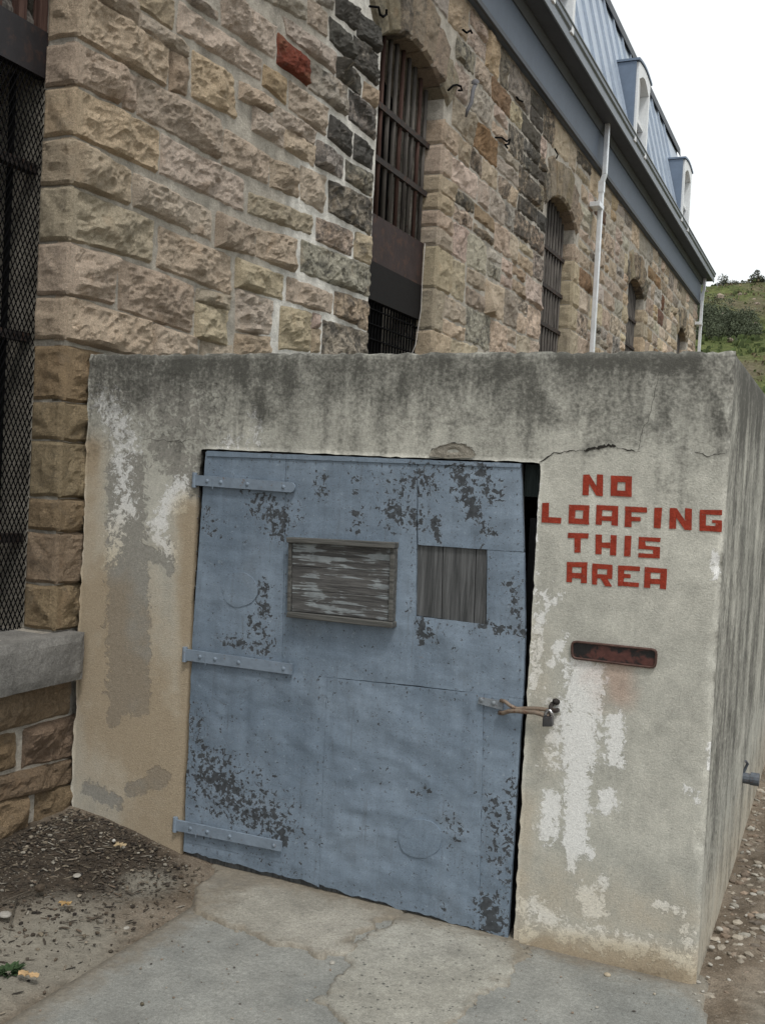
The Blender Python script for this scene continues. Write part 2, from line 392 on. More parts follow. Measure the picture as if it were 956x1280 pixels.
def slab_field(name, poly, z0, top, st, mat, rough_edge, label, cat, zamp=.003, ew=.03):
    poly = np.array(poly); x0, y0 = poly.min(0)-.06; x1, y1 = poly.max(0)+.06
    xs = np.arange(x0, x1+st, st); ys = np.arange(y0, y1+st, st)
    X, Y = np.meshgrid(xs, ys); X = X.ravel(); Y = Y.ravel(); n = len(poly)
    d = np.full(len(X), 1e9); ins = np.zeros(len(X), bool)
    for i in range(n):
        a = poly[i]; b = poly[(i+1) % n]; e = b-a
        t = np.clip(((X-a[0])*e[0]+(Y-a[1])*e[1])/(e@e), 0, 1)
        d = np.minimum(d, np.hypot(X-a[0]-t*e[0], Y-a[1]-t*e[1]))
        c = ((a[1] > Y) != (b[1] > Y)); xi = (b[0]-a[0])*(Y-a[1])/((b[1]-a[1]) if abs(b[1]-a[1]) > 1e-9 else 1e-9)+a[0]
        ins ^= c & (X < xi)
    sd_ = np.where(ins, d, -d)
    P = np.stack([X, Y, np.zeros(len(X))], 1)
    sd_ = sd_ + fbm(P, 7, 5, .7)*rough_edge + fbm(P, 30, 4)*rough_edge*.12
    Z = z0 + (top-z0)*sstep(-ew*.5, ew*.5, sd_) + fbm(P, 5, 4)*zamp
    dirt = np.exp(-np.abs(np.clip(-Y, 0, 9)-.0)/.09)*.8+.7*np.exp(-np.clip(sd_, 0, 9)/.035)+.5*np.exp(-((X-1.0)/.12)**2)
    o = obj(name, np.stack([X, Y, Z], 1), grid_faces(len(xs), len(ys)), mat, None, True, {'dirt': dirt})
    return tag(o, label, cat, kind='structure')
slab_field('path', [(.95, -6), (.95, -.38), (1.02, .02), (1.3, .12), (2.84, .12), (2.86, -.1), (2.92, -.5), (3.05, -1.2), (3.1, -6)], -.05, .0, .025, PATHM, .012,
           'grey concrete path running up to the door', 'path', .0018, .02)
def gp(px, py, z=.01): p = onZ(px, py, z); return (p[0], p[1])
slab_field('threshold_slab', [gp(236, 1118), gp(246, 1138), gp(285, 1158), gp(340, 1176), gp(398, 1192), gp(432, 1190), gp(446, 1166), gp(492, 1148), (1.75, .14), (.78, .14), gp(262, 1090)],
           -.03, .015, .009, SLABM, .04, 'pale concrete slab under the hinged side of the door', 'slab', .004, .018)
slab_field('concrete_patch', [gp(492, 1146), gp(440, 1180), gp(424, 1212), gp(398, 1245), gp(436, 1286), gp(520, 1300), gp(575, 1275), gp(612, 1240), gp(648, 1212), (2.2, .14), (1.72, .14)],
           -.03, .008, .009, AGGM, .05, 'rough concrete patch with exposed aggregate under the free edge of the door', 'slab', .003, .016)
# hillside beyond the building
hx = np.linspace(-160, 160, 161); hy = axis_lines([(19.6, 100, 1.0), (100, 220, 8)])
X, Y = np.meshgrid(hx, hy); X = X.ravel(); Y = Y.ravel()
P = np.stack([X, Y, np.zeros(len(X))], 1)
Z = .280*(np.clip(Y, 0, 80)-20.2) + .02*np.clip(Y-80, 0, 200)
Z += (fbm(P, .05, 4)*.9+fbm(P, .22, 4)*.45+fbm(P, .7, 3)*.18)*sstep(22, 34, Y) - .6*sstep(22, 19.6, Y)
Z += 1.1*sstep(66, 68.5, Y+2*np.sin(X*.2)) - .2*sstep(74, 80, Y)
bare = np.clip((.75*np.exp(-((Y-49)/3.5)**2)) + .7*sstep(64, 69, Y+2*np.sin(X*.2)) - .4*np.exp(-((Y-60)/5)**2), -1, 1)
tag(obj('hill', np.stack([X, Y, Z], 1), grid_faces(len(hx), len(hy)), HILLM, None, True, {'bare': bare}, origin=np.array([0, 20, -1.])),
    'green grassy hillside rising beyond the stone building', 'hill', kind='structure')
def hill_z(x, y):
    i = int(np.argmin(abs(hx-x))); j = int(np.argmin(abs(hy-y))); return Z[j*len(hx)+i]

# ================================================================== STONE BUILDING
WIN = [(-1.42, -.125), (2.94, 4.17), (7.32, 8.58), (11.93, 13.22), (16.85, 18.0)]
SPRING, RISE, SILL = 4.84, .18, .94
EAVE, Y0B, Y1B = 5.80, -6.0, 19.35
bld = empty('stone_building', (0, 6, 0))
tag(bld, 'long rock-faced sandstone building with barred arched windows and blue metal mansard roof', 'building')
# --- mortar backing with real window openings
V = []; F = []; Wt = []
def whiteness(y, z):
    px, py = to_px(np.array([[0., y, z]])); px = px[0]; py = py[0]
    w = sstep(330, 400, px+(.25*(py-250))) * (1-.8*sstep(480, 540, px))
    return float(np.clip(w*.85+.16, 0, 1))
def patch(fn, nu, nv, white=True):
    n = len(V)
    for j in range(nv):
        for i in range(nu):
            p = fn(i/(nu-1), j/(nv-1)); V.append(p); Wt.append(whiteness(p[1], p[2]) if white else .2)
    F.extend([[a+n for a in f] for f in grid_faces(nu, nv)])
def wallpatch(y0, y1, z0f, z1, st=.06):
    nu = max(2, int((y1-y0)/st)+1); nv = max(2, int((z1-1.5)/st)+1) if y1 > -3 else 4
    def fn(u, v):
        y = y0+(y1-y0)*u; zb = z0f(y); z = zb+(z1-zb)*v
        return (mn.fractal(Vector((y*9, z*9, 2)), .9, 2, 3)*.006, y, z)
    patch(fn, nu, nv)
def arch_z(k, y):
    a, b = WIN[k]; h = (b-a)/2; R = (h*h+RISE*RISE)/(2*RISE); c = (a+b)/2
    return SPRING+RISE-R+math.sqrt(max(R*R-(y-c)**2, 0))
ys = [Y0B]+[v for w in WIN for v in w]+[Y1B]
for k in range(0, len(ys), 2): wallpatch(ys[k], ys[k+1], lambda y: -.3, EAVE, .06 if k < 6 and k > 0 else .12)
for k, (a, b) in enumerate(WIN):
    patch(lambda u, v: (0.0, a+(b-a)*u, -.3+(SILL+.3)*v), 8, 8)
    patch(lambda u, v: (0.0, a+(b-a)*u, arch_z(k, a+(b-a)*u)+(EAVE-arch_z(k, a+(b-a)*u))*v), 24, 10)
    # reveals: jambs, arch soffit, sill
    patch(lambda u, v: (-.5+.5*u, b, SILL+(SPRING-SILL)*v), 4, 12); patch(lambda u, v: (-.5*u, a, SILL+(SPRING-SILL)*v), 4, 12)
    patch(lambda u, v: (-.5*v, a+(b-a)*u, arch_z(k, a+(b-a)*u)), 24, 3); patch(lambda u, v: (-.5*(1-v), a+(b-a)*u, SILL), 6, 3)
for fn in (lambda u, v: (-9*u, Y1B, -.3+(EAVE+.6+.3)*v), lambda u, v: (-9+9*u, Y0B, -.3+(EAVE+.9)*v), lambda u, v: (-9, Y1B+(Y0B-Y1B)*u, -.3+(EAVE+.9)*v)):
    patch(fn, 20, 10, False)
wall = obj('wall', V, F, MORTAR, bld, True, {'white': Wt})

TAN, PINK, OCHRE, GREYT = (.51, .42, .315), (.50, .41, .325), (.45, .35, .24), (.40, .36, .30)
far_V, far_F, far_T, far_S = [], [], [], []
COUNT = [0]
def stone_grid(cs, st, seed, base, amp, arris=False, edge=.009, dip=-.004, mapf=None, skirt=.06, jitter=.006, grow=.0):
    """rock-faced block: cs = 4 corners (a,b) TL,TR,BR,BL in the wall plane; mapf turns (a,b,h) into world."""
    cs = [np.array(c, float) for c in cs]
    if grow:
        g_ = np.array([[-1, 1], [1, 1], [1, -1], [-1, -1]])*np.array([grow*.3, grow*1.3])
        if arris: g_[0][0] = g_[3][0] = 0
        cs = [c+k for c, k in zip(cs, g_)]
    w = (np.linalg.norm(cs[1]-cs[0])+np.linalg.norm(cs[2]-cs[3]))/2; h = (np.linalg.norm(cs[3]-cs[0])+np.linalg.norm(cs[2]-cs[1]))/2
    nu = max(4, int(w/st)+1); nv = max(4, int(h/st)+1)
    r = random.Random(seed)
    planes = []
    for k in range(5):
        an = r.uniform(0, 6.283); sl = r.uniform(.08, .5); planes.append((r.uniform(.5, 1.0)*amp, math.cos(an)*sl, math.sin(an)*sl))
    V = []; off = r.uniform(0, 99)
    for j in range(nv):
        v = j/(nv-1)
        for i in range(nu):
            u = i/(nu-1)
            p = (cs[3]*(1-u)+cs[2]*u)*(1-v)+(cs[0]*(1-u)+cs[1]*u)*v
            a, b = (u-.5)*w, (v-.5)*h
            dl = u*w; dr = (1-u)*w; db = v*h; dt = (1-v)*h
            n1 = mn.noise(Vector((p[0]*11, p[1]*11, off))); n2 = mn.noise(Vector((p[0]*11+9, p[1]*11, off+5)))
            n3 = mn.fractal(Vector((p[0]*13, p[1]*19, off)), .75, 2.3, 5); n3 = n3*.55-abs(mn.noise(Vector((p[0]*9+n1, p[1]*15+n2, off+3))))*.9+.25
            if arris: d = min(dr, db*1.3, dt*1.3); dmar = min(dl, d)
            else: d = min(dl, dr, db, dt); dmar = d
            # rounded corners
            body = min(q[0]-q[1]*a-q[2]*b for q in planes)
            f = float(sstep(0, .032, dmar))*.7+.3*float(sstep(0, .012, dmar)) if not arris else float(sstep(.028, .05, dl)*sstep(0, .032, d))
            hgt = dip+(base-dip)*float(sstep(0, edge, d+n1*.008)) + f*(max(body, -.1*amp)+n3*amp*.62)
            hgt = max(hgt, dip+(.006-dip)*float(sstep(0, edge*.8, d+n1*.006)))
            jt = jitter*(0 if (arris and i == 0) else 1)
            V.append(mapf(p[0]+n1*jt, p[1]+n2*jt, hgt))
    F = grid_faces(nu, nv)
    rg = ring(nu, nv); n = len(V)
    for q in rg:
        u = (q % nu)/(nu-1); v = (q//nu)/(nv-1); p = (cs[3]*(1-u)+cs[2]*u)*(1-v)+(cs[0]*(1-u)+cs[1]*u)*v
        V.append(mapf(p[0], p[1], dip-skirt))
    m = len(rg)
    for q in range(m): F.append([rg[(q+1) % m], rg[q], n+q, n+(q+1) % m])
    return V, F
def wmap(a, b, h): return (h, a, b)
def tintvar(c, r, k=.16):
    s = 1+r.uniform(-k, k); return (c[0]*s*(1+r.uniform(-.05, .05)), c[1]*s, c[2]*s*(1+r.uniform(-.08, .08)))
def add_stone(V, F, tint, soot, name='stone', far=False):
    if far:
        n = len(far_V); far_V.extend(V); far_F.extend([[i+n for i in f] for f in F]); far_T.extend([tint]*len(V)); far_S.extend([soot]*len(V)); return
    COUNT[0] += 1
    obj(name, V, F, STONE, wall, False, {'soot': [soot]*len(V)}, {'tint': tint})
# --- stones traced between the grated opening and the first barred window
def Gp(x, y):
    p = onX(40+x/4.3455, y/4.3455); return (p[1], p[2])
Q = [  # quoins: TL,TR,BR,BL
 ((255,-60),(738,265),(730,480),(247,200)), ((236,230),(482,365),(478,570),(231,455)), ((230,472),(685,715),(680,940),(222,732)),
 ((214,752),(535,925),(530,1115),(209,996)), ((207,1014),(655,1200),(640,1425),(196,1302)), ((192,1320),(452,1398),(442,1655),(184,1597)),
 ((180,1614),(650,1745),(655,1960),(171,1840))]
T = [((300,-160),(568,20),(565,150),(345,0),0,0), ((575,48),(845,262),(842,318),(572,140),0,0), ((575,-120),(775,15),(765,168),(575,28),0,0),
 ((795,15),(1245,325),(1240,435),(790,165),1,0), ((830,-50),(1012,72),(1010,112),(830,-8),3,.25), ((1025,-60),(1330,150),(1315,320),(1030,130),1,0),
 ((868,275),(1085,410),(1112,640),(862,522),0,0), ((748,278),(846,332),(838,520),(742,480),2,0), ((492,385),(565,425),(556,607),(488,577),0,0),
 ((575,412),(1030,660),(1015,862),(562,615),1,0), ((700,728),(1145,982),(1150,1148),(690,938),1,0), ((545,943),(972,1150),(970,1300),(548,1112),0,0),
 ((685,1232),(1078,1400),(1082,1602),(675,1440),0,0), ((472,1412),(872,1558),(865,1806),(465,1672),0,0), ((890,1568),(1080,1615),(1078,1688),(886,1628),0,0),
 ((886,1642),(1064,1692),(1050,1882),(880,1822),0,0), ((658,1762),(900,1842),(900,1975),(658,1935),0,.1), ((908,1852),(1090,1885),(1090,1985),(908,1970),1,0),
 ((1105,1402),(1362,1500),(1355,1622),(1100,1552),0,0), ((1105,1572),(1312,1642),(1292,1812),(1100,1792),1,0), ((1100,1815),(1290,1840),(1280,1965),(1095,1930),2,0),
 ((1000,1150),(1213,1250),(1208,1388),(995,1332),1,0), ((1222,1247),(1437,1302),(1432,1478),(1212,1390),1,0), ((1175,1045),(1520,1180),(1515,1272),(1170,1152),0,0),
 ((1368,692),(1535,802),(1530,900),(1366,800),1,0), ((1197,572),(1364,700),(1360,798),(1190,702),1,0), ((1045,702),(1288,850),(1283,1000),(1027,882),1,0),
 ((1288,862),(1448,920),(1447,1072),(1290,1010),0,0), ((1455,905),(1592,962),(1582,1152),(1455,1078),1,0), ((1125,442),(1300,542),(1290,612),(1120,532),1,0),
 ((1312,567),(1540,720),(1530,790),(1306,652),1,0), ((1257,352),(1382,432),(1380,572),(1250,452),2,0), ((1392,442),(1607,592),(1592,740),(1392,582),0,0),
 ((1335,182),(1497,326),(1494,460),(1326,332),'R',.05), ((1352,82),(1648,287),(1644,402),(1382,187),1,0), ((1507,332),(1712,472),(1705,630),(1500,472),3,.3),
 ((1215,-130),(1490,40),(1490,112),(1240,-20),3,.15), ((1492,-20),(1605,80),(1600,200),(1492,122),0,.1), ((1540,-60),(1640,2),(1635,57),(1540,0),3,.3),
 ((1648,-50),(1762,50),(1755,165),(1647,77),3,1.0), ((1614,92),(1735,192),(1730,335),(1611,212),3,.9), ((1770,62),(1884,152),(1880,290),(1762,187),3,.95),
 ((1744,192),(1878,307),(1870,465),(1740,342),3,.85), ((1652,312),(1786,422),(1780,520),(1652,412),3,.75), ((1797,442),(1870,497),(1866,587),(1792,522),2,.1),
 ((1720,492),(1865,602),(1860,760),(1717,642),3,.65), ((1617,622),(1738,722),(1732,850),(1602,742),3,.85), ((1747,722),(1852,822),(1847,927),(1742,852),3,.9),
 ((1542,762),(1690,862),(1680,962),(1537,892),3,.4), ((1702,872),(1847,952),(1844,1072),(1697,972),3,.5), ((1607,982),(1845,1087),(1840,1277),(1607,1142),3,.62),
 ((1542,1182),(1740,1262),(1735,1390),(1542,1302),0,.45), ((1750,1262),(1840,1292),(1836,1437),(1744,1397),0,.35), ((1457,1302),(1834,1452),(1828,1607),(1454,1472),3,.4),
 ((1640,1587),(1826,1642),(1822,1792),(1637,1702),0,.42), ((1382,1507),(1632,1602),(1625,1702),(1377,1627),0,.12), ((1575,1737),(1820,1812),(1817,1975),(1572,1945),3,.5),
 ((1347,1662),(1515,1707),(1505,1902),(1337,1892),0,.08), ((1520,1702),(1560,1717),(1558,1775),(1516,1770),1,0), ((1516,1787),(1558,1792),(1555,1912),(1513,1907),0,0)]
REDT = (.19, .052, .03)
PAL = [TAN, PINK, OCHRE, GREYT]
def edge_to(q, ya): return q
for i, t in enumerate(T):
    r = random.Random(100+i); cs = [Gp(*p) for p in t[:4]]
    c = REDT if t[4] == 'R' else PAL[t[4]]
    w = abs(cs[1][0]-cs[0][0]); st = .014 if w > .2 else .012
    nearwin = max(p[0] for p in cs) > 2.8
    V, F = stone_grid(cs, st, 500+i, .013, .052 if w > .3 else .034, mapf=wmap, skirt=.2 if nearwin else .05, grow=.009)
    add_stone(V, F, tintvar(c, r), t[5])
def quoin(cs, i, tint, soot, amp=.034, depth=.16, st=.014, rev_amp=.014, far=False):
    """cs in (y,z) with the arris on the low-y side; a second rock face lines the reveal"""
    V, F = stone_grid(cs, st, 900+i, .022, amp, arris=True, mapf=wmap, skirt=.05, grow=.005)
    ya = (cs[0][0]+cs[3][0])/2; zt, zb = cs[0][1], cs[3][1]
    V2, F2 = stone_grid([(-depth, zt), (.022, zt), (.022, zb), (-depth, zb)], st, 1900+i, .016, rev_amp, edge=.012, dip=.004,
                        mapf=lambda a, b, h: (a, ya-h*float(sstep(.022, .0, a))-.0005, b), skirt=.02)
    n = len(V); V = V+V2; F = F+[[k+n for k in f] for f in F2]
    add_stone(V, F, tint, soot, far=far)
for i, q in enumerate(Q):
    cs = [Gp(*p) for p in q]; quoin(cs, i, tintvar(TAN, random.Random(i), .08), 0.0, .052)
jz = [onX(80, 431)[2], onX(75, 501)[2], onX(74, 551)[2], onX(72, 623)[2], onX(70.5, 666)[2], onX(69.5, 731)[2], SILL+.004]
for i in range(6):
    quoin([(-.125, jz[i]-.006), (.14, jz[i]-.006), (.14, jz[i+1]+.006), (-.125, jz[i+1]+.006)], 20+i, tintvar((.33, .25, .165), random.Random(40+i), .1), .12, .03)
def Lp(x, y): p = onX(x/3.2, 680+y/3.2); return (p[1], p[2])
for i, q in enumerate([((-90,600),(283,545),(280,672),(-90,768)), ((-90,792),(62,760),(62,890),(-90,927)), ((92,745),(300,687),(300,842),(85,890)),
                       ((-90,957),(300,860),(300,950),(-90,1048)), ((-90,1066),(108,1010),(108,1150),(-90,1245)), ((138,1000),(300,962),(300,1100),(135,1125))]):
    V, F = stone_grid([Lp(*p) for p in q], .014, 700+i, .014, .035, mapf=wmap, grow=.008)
    add_stone(V, F, tintvar((.26, .19, .125), random.Random(70+i), .1), .1)  # browner stone near the ground, colour also lowered for corner shade
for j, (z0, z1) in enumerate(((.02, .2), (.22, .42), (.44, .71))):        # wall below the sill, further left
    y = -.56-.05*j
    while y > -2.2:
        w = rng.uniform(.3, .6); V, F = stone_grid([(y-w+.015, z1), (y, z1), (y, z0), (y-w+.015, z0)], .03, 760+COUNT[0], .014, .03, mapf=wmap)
        add_stone(V, F, tintvar((.26, .19, .125), rng, .1), .1); y -= w  # same brown tint with the corner shade mixed in
# --- random courses over the rest of the facade
SOOTC = [(4.9, 5.2, .25, .5), (6.55, 5.45, .45, 1.0), (6.75, 5.0, .4, 1.0), (7.0, 4.5, .3, .9), (6.9, 5.6, .3, .9), (7.0, 4.1, .3, .6), (4.62, 4.0, .22, .7), (8.6, 5.65, .3, .6), (6.6, 4.6, .35, .5), (12.4, 5.4, .3, .5)]
def soot_at(y, z):
    return max([w*math.exp(-(((y-a)/r)**2+((z-b)/(r*1.2))**2)) for a, b, r, w in SOOTC]+[.0])
rg2 = random.Random(21)
z = 1.55; rows = []
while z < EAVE-.05:
    h = rg2.uniform(.2, .38); rows.append((z, min(z+h, EAVE-.005))); z += h
def blocked(z0, z1):
    out = []; zm = (z0+z1)/2
    for k, (a, b) in enumerate(WIN):
        if z0 < SPRING-.02: out.append((a, b, k))
        if zm > SPRING-.12 and zm < SPRING+RISE+.36: out.append((a-.14, b+.2, -1))
    return out
def row_fill(ya, yb, z0, z1, quo):
    y = ya; first = True
    while y < yb-.02:
        w = rg2.uniform(.26, .74) if not (first and quo) else rg2.uniform(.2, .42)*(1.0 if z1-z0 > .2 else 1.15)
        if yb-y-w < .2: w = yb-y
        if w > .95: w = .5
        zt = mn.noise(Vector((y*1.1, z1*3, 1)))*.022; zb = mn.noise(Vector((y*1.1, z0*3, 1)))*.022
        zt2 = mn.noise(Vector(((y+w)*1.1, z1*3, 1)))*.022; zb2 = mn.noise(Vector(((y+w)*1.1, z0*3, 1)))*.022
        g = .004; q = rg2.uniform
        farf = (y > 10.2)
        c = rg2.choices([TAN, PINK, OCHRE, GREYT, (.15, .085, .06), (.32, .215, .13)], [40, 24, 10, 24, 2, 3])[0]
        px, py = to_px(np.array([[0., y+w/2, (z0+z1)/2]]))
        vis = py[0] < 470 and py[0] > -60 and px[0] > 60
        if vis:
            subs = [(y, y+w, z0, z1)]
            if (z1-z0) > .25 and rg2.random() < .4: zm = z0+(z1-z0)*q(.4, .6); subs = [(y, y+w, z0, zm), (y, y+w, zm, z1)]
            for (a, b, c0, c1) in subs:
                cs = [(a+g+q(-.02, .02), c1-g+zt+q(-.012, .012)), (b-g+q(-.02, .02), c1-g+zt2+q(-.012, .012)), (b-g+q(-.02, .02), c0+g+zb2+q(-.012, .012)), (a+g+q(-.02, .02), c0+g+zb+q(-.012, .012))]
                s = soot_at((a+b)/2, (c0+c1)/2)+max(0, q(-.6, .5)); st = .022 if y < 7.5 else .035
                if first and quo:
                    cs[0] = (ya+.003, c1-g*.6); cs[3] = (ya+.003, c0+g*.6); quoin(cs, COUNT[0]+300, tintvar(TAN, rg2, .12), min(s, .2), .022, .16, st, .006, far=farf)
                else:
                    V, F = stone_grid(cs, st, 3000+COUNT[0]*7+len(far_V), .012, .034, mapf=wmap, skirt=.05 if b < yb-.05 else .14, jitter=.016)
                    add_stone(V, F, tintvar(c, rg2, .3), s, far=farf)
        y += w; first = False
for z0, z1 in rows:
    bl = sorted([b for b in blocked(z0, z1) if b[0] > 3.5 or b[1] > 3.5])
    cur = None; segs = []; edges = []
    y = 2.945 if z0 > 5.2 else 4.17; isq = False
    # build free intervals to the right of the first barred window
    iv = []; start = 4.17 if z0 < SPRING-.02 else (2.945 if (z0+z1)/2 > SPRING+RISE+.36 else 4.37); q0 = z0 < SPRING-.02
    if (z0+z1)/2 > SPRING-.12 and (z0+z1)/2 < SPRING+RISE+.36: start = 4.37; q0 = False
    for a, b, k in sorted(blocked(z0, z1)):
        if b < 4.5: continue
        if a > start: iv.append((start, a, q0))
        if b > start: start = b; q0 = (k >= 0)
    iv.append((start, Y1B, q0))
    for a, b, qq in iv:
        if b-a > .1: row_fill(a, b, z0, z1, qq)
    # above the frame on the near side
    if z0 > 3.9:
        yl = max(-.12, -.1); yr = min(2.78, (z0-4.12)/.42)
        if yr > .4: row_fill(-.1, yr, z0, z1, False)
# --- arch stones
for k in range(0, 5):
    a, b = WIN[k]; hs_ = (b-a)/2; R = (hs_*hs_+RISE*RISE)/(2*RISE); cy = (a+b)/2; cz = SPRING+RISE-R
    th = math.asin(hs_/R); n = 7; th2 = th*1.16
    for i in range(n):
        t0 = -th2+2*th2*i/n+.006; t1 = -th2+2*th2*(i+1)/n-.006
        L = .34+.09*((i*5+k*3) % 3)/2+(.05 if i == n//2 else 0)
        f = lambda t, rr: (cy+rr*math.sin(t), cz+rr*math.cos(t))
        r = random.Random(k*31+i)
        V, F = stone_grid([f(t0, R+L), f(t1, R+L), f(t1, R-.012), f(t0, R-.012)], .022 if k < 3 else .04, 8000+k*20+i, .03, .018, mapf=wmap, skirt=.16, edge=.02, dip=.0, jitter=.004)
        add_stone(V, F, tintvar((.30, .25, .18), r, .15), .22+.3*(r.random() < .4), far=(k == 3 or k == 4), name='arch_stone')
if far_V:
    fs = obj('stone', far_V, far_F, STONE, wall, False, {'soot': far_S}, {'tint': np.array(far_T)}); fs['kind'] = 'stuff'
# --- window sills
V, F = stone_grid([(-1.6, SILL), (-.03, SILL), (-.03, .73), (-1.6, .73)], .03, 41, .11, .008, mapf=wmap, skirt=.35, edge=.008, dip=.10, jitter=.002)
obj('window_sill', V, F, DRESS, bld, False)
for k in range(1, 5):
    a, b = WIN[k]; V, F = stone_grid([(a-.15, SILL), (b+.1, SILL), (b+.1, .73), (a-.15, .73)], .06, 41+k, .11, .008, mapf=wmap, skirt=.35, edge=.012, dip=.095)
    obj('window_sill', V, F, DRESS, bld, True)
# --- grated opening nearest the camera
GX = -.17
a, b = WIN[0]
win0 = empty('window', (GX, (a+b)/2, SILL), bld); tag(win0, 'tall opening closed by black diamond wire mesh under a dark iron plate')
zpl1 = onX(56, 41, GX)[2]; zpl0 = onX(56, 100, GX)[2]
mb = MB()
yy = a-2.0
for sgn in (1, -1):
    s0 = -2.2
    while s0 < 3.2:
        # wire: y = a + s0 + sgn*t*.5 , z = SILL + t
        pts = []
        for t in (0.0, zpl0-SILL): pts.append((a+s0+sgn*t*.52, SILL+t))
        (y0, z0), (y1, z1) = pts
        t0, t1 = 0.0, 1.0; dy = y1-y0
        for lim, s in ((a, 1), (b, -1)):
            e0 = (y0-lim)*s; e1 = (y1-lim)*s
            if e0 < 0 and e1 < 0: t0 = 2
            elif e0 < 0: t0 = max(t0, e0/(e0-e1))
            elif e1 < 0: t1 = min(t1, e0/(e0-e1))
        if t0 < t1-.01:
            pA = (GX+.004*sgn, y0+dy*t0, z0+(z1-z0)*t0); pB = (GX+.004*sgn, y0+dy*t1, z0+(z1-z0)*t1); mb.tube([pA, pB], .0026, 4, False)
        s0 += .027
mb.build('wire_mesh', BLACKIRON, win0)
MB().box(GX-.03, GX+.015, a, b-.004, zpl0, zpl1).build('iron_plate', m_simple('dark_plate_paint', (.016, .014, .016), .55, .35, .1, 12, .7, 1.3, .2), win0)
zl = SPRING+.1
for y in (b-.035, b-.16, b-.30, b-.46, b-.62, b-.80, b-1.0): MB().box(GX-.03, GX+.012, y-.02, y+.025, zpl1+.002, zl).build('post', REDBAR, win0)
for kk in range(10):
    zz = zpl1+.02+.115*kk; MB().hexa([(GX-.05,a,zz+.05),(GX-.02,a,zz),(GX-.02,b-.06,zz),(GX-.05,b-.06,zz+.05),(GX-.05,a,zz+.065),(GX-.02,a,zz+.015),(GX-.02,b-.06,zz+.015),(GX-.05,b-.06,zz+.065)]).build('louvre_slat', BARS, win0)
for y in np.arange(a+.08, b, .14): MB().tube([(GX-.09, y, SILL), (GX-.09, y, zpl0)], .014, 8).build('bar', DARKIN, win0)  # inner bars coloured near-black so they stay in shade
for zz in (1.35, 2.25, 3.0): MB().box(GX-.07, GX-.02, a, b, zz-.02, zz+.02).build('cross_bar', IRON, win0)
MB().box(-.47, -.45, a-.1, b+.1, SILL, SPRING+.3).build('dark_interior_panel', DARKIN, win0)  # black sheet added to stand for the unlit room behind
# --- barred windows
BX = -.13
crosses = {1: [onX(468, 129, BX)[2], onX(467, 198, BX)[2]], 2: [onX(678.8, 307.6, BX)[2], onX(677.5, 356, BX)[2], onX(674.8, 404, BX)[2]]}
for k in range(1, 5):
    a, b = WIN[k]
    w = empty('window', (BX, (a+b)/2, SILL), bld)
    tag(w, ['', 'arched window with weathered bars above a rust brown sheet and black mesh', 'arched window with grey bars and three cross bars beside the downpipe', 'arched window with grey bars beyond the downpipe', 'farthest arched window, only its head showing'][k])
    nb = 10
    ptop = onX(466, 268, BX)[2]; pbot = onX(465, 328, BX)[2]
    for i in range(nb):
        y = a+(b-a)*(i+.6)/(nb+.2)
        zt = arch_z(k, y)-.02+.02; zb = SILL if k > 1 else ptop-.02
        rr = random.Random(k*50+i)
        MB().tube([(BX+rr.uniform(-.006, .006), y+rr.uniform(-.008, .008), zb), (BX, y, zt)], .0185, 8).build('bar', REDBAR if (k == 1 and i in (2, 5, 8)) else BARS, w, True)
    cz = crosses.get(k, [crosses[2][0], crosses[2][1], crosses[2][2]]) + [2.75, 2.1, 1.45]
    if k == 1: cz = cz[:2]
    for zz in cz: MB().box(BX-.012, BX+.03, a-.02, b+.02, zz-.022, zz+.022).build('cross_bar', IRON, w)
    MB().box(-.47, -.45, a-.1, b+.1, SILL, SPRING+.3).build('dark_interior_panel', DARKIN, w)  # black sheet standing for the dark interior behind the bars
    if k == 1:
        MB().box(BX-.02, BX+.022, a, b-.01, pbot, ptop).build('rust_panel', RUSTPANEL, w)
        MB().box(BX-.025, BX+.028, a, b-.01, pbot-.28, pbot-.0).build('panel_rail', m_simple('soot_black_rail', (.009, .008, .008), .8, .2), w)
        mb = MB()
        for y in np.arange(a+.03, b, .055): mb.tube([(BX, y, SILL), (BX, y, pbot-.28)], .008, 5, False)
        for zz in np.arange(SILL+.04, pbot-.3, .11): mb.tube([(BX+.008, a, zz), (BX+.008, b, zz)], .007, 5, False)
        mb.build('wire_mesh', BLACKIRON, w)
        MB().tube([(BX+.05, b-.05, ptop-.01), (BX+.06, b-.09, ptop-.3), (BX+.05, b-.06, ptop-.55), (BX+.06, b-.16, ptop-.85), (BX+.05, b-.24, ptop-.98)], .004, 6).build('loose_wire', m_simple('pale_wire', (.34, .32, .30)), w, True)
# --- cornice: frieze board, mouldings, soffit, gutter
YN = 0.2
def run(name, prof, mat, y0=YN, y1=Y1B+.02, parent=bld):
    n = len(prof); V = [(x, y0, z) for x, z in prof]+[(x, y1, z) for x, z in prof]
    F = [[i, (i+1) % n, n+(i+1) % n, n+i] for i in range(n)]+[list(range(n))[::-1], list(range(n, 2*n))]
    return bevel(obj(name, V, F, mat, parent), .004, 1)
SZ, GXo = 6.335, .285
run('frieze_board', [(-.2, EAVE), (.055, EAVE), (.055, SZ), (-.2, SZ)], FRIEZE)
run('moulding', [(.057, EAVE-.015), (.085, EAVE-.015), (.085, EAVE+.03), (.07, EAVE+.055), (.057, EAVE+.055)], SOFFIT)
run('moulding', [(.057, SZ-.10), (.072, SZ-.10), (.105, SZ-.03), (.105, SZ-.003), (.057, SZ-.003)], SOFFIT)
run('soffit', [(-.2, SZ+.002), (GXo, SZ+.002), (GXo, SZ+.03), (-.2, SZ+.03)], SOFFIT, y1=Y1B+.18)
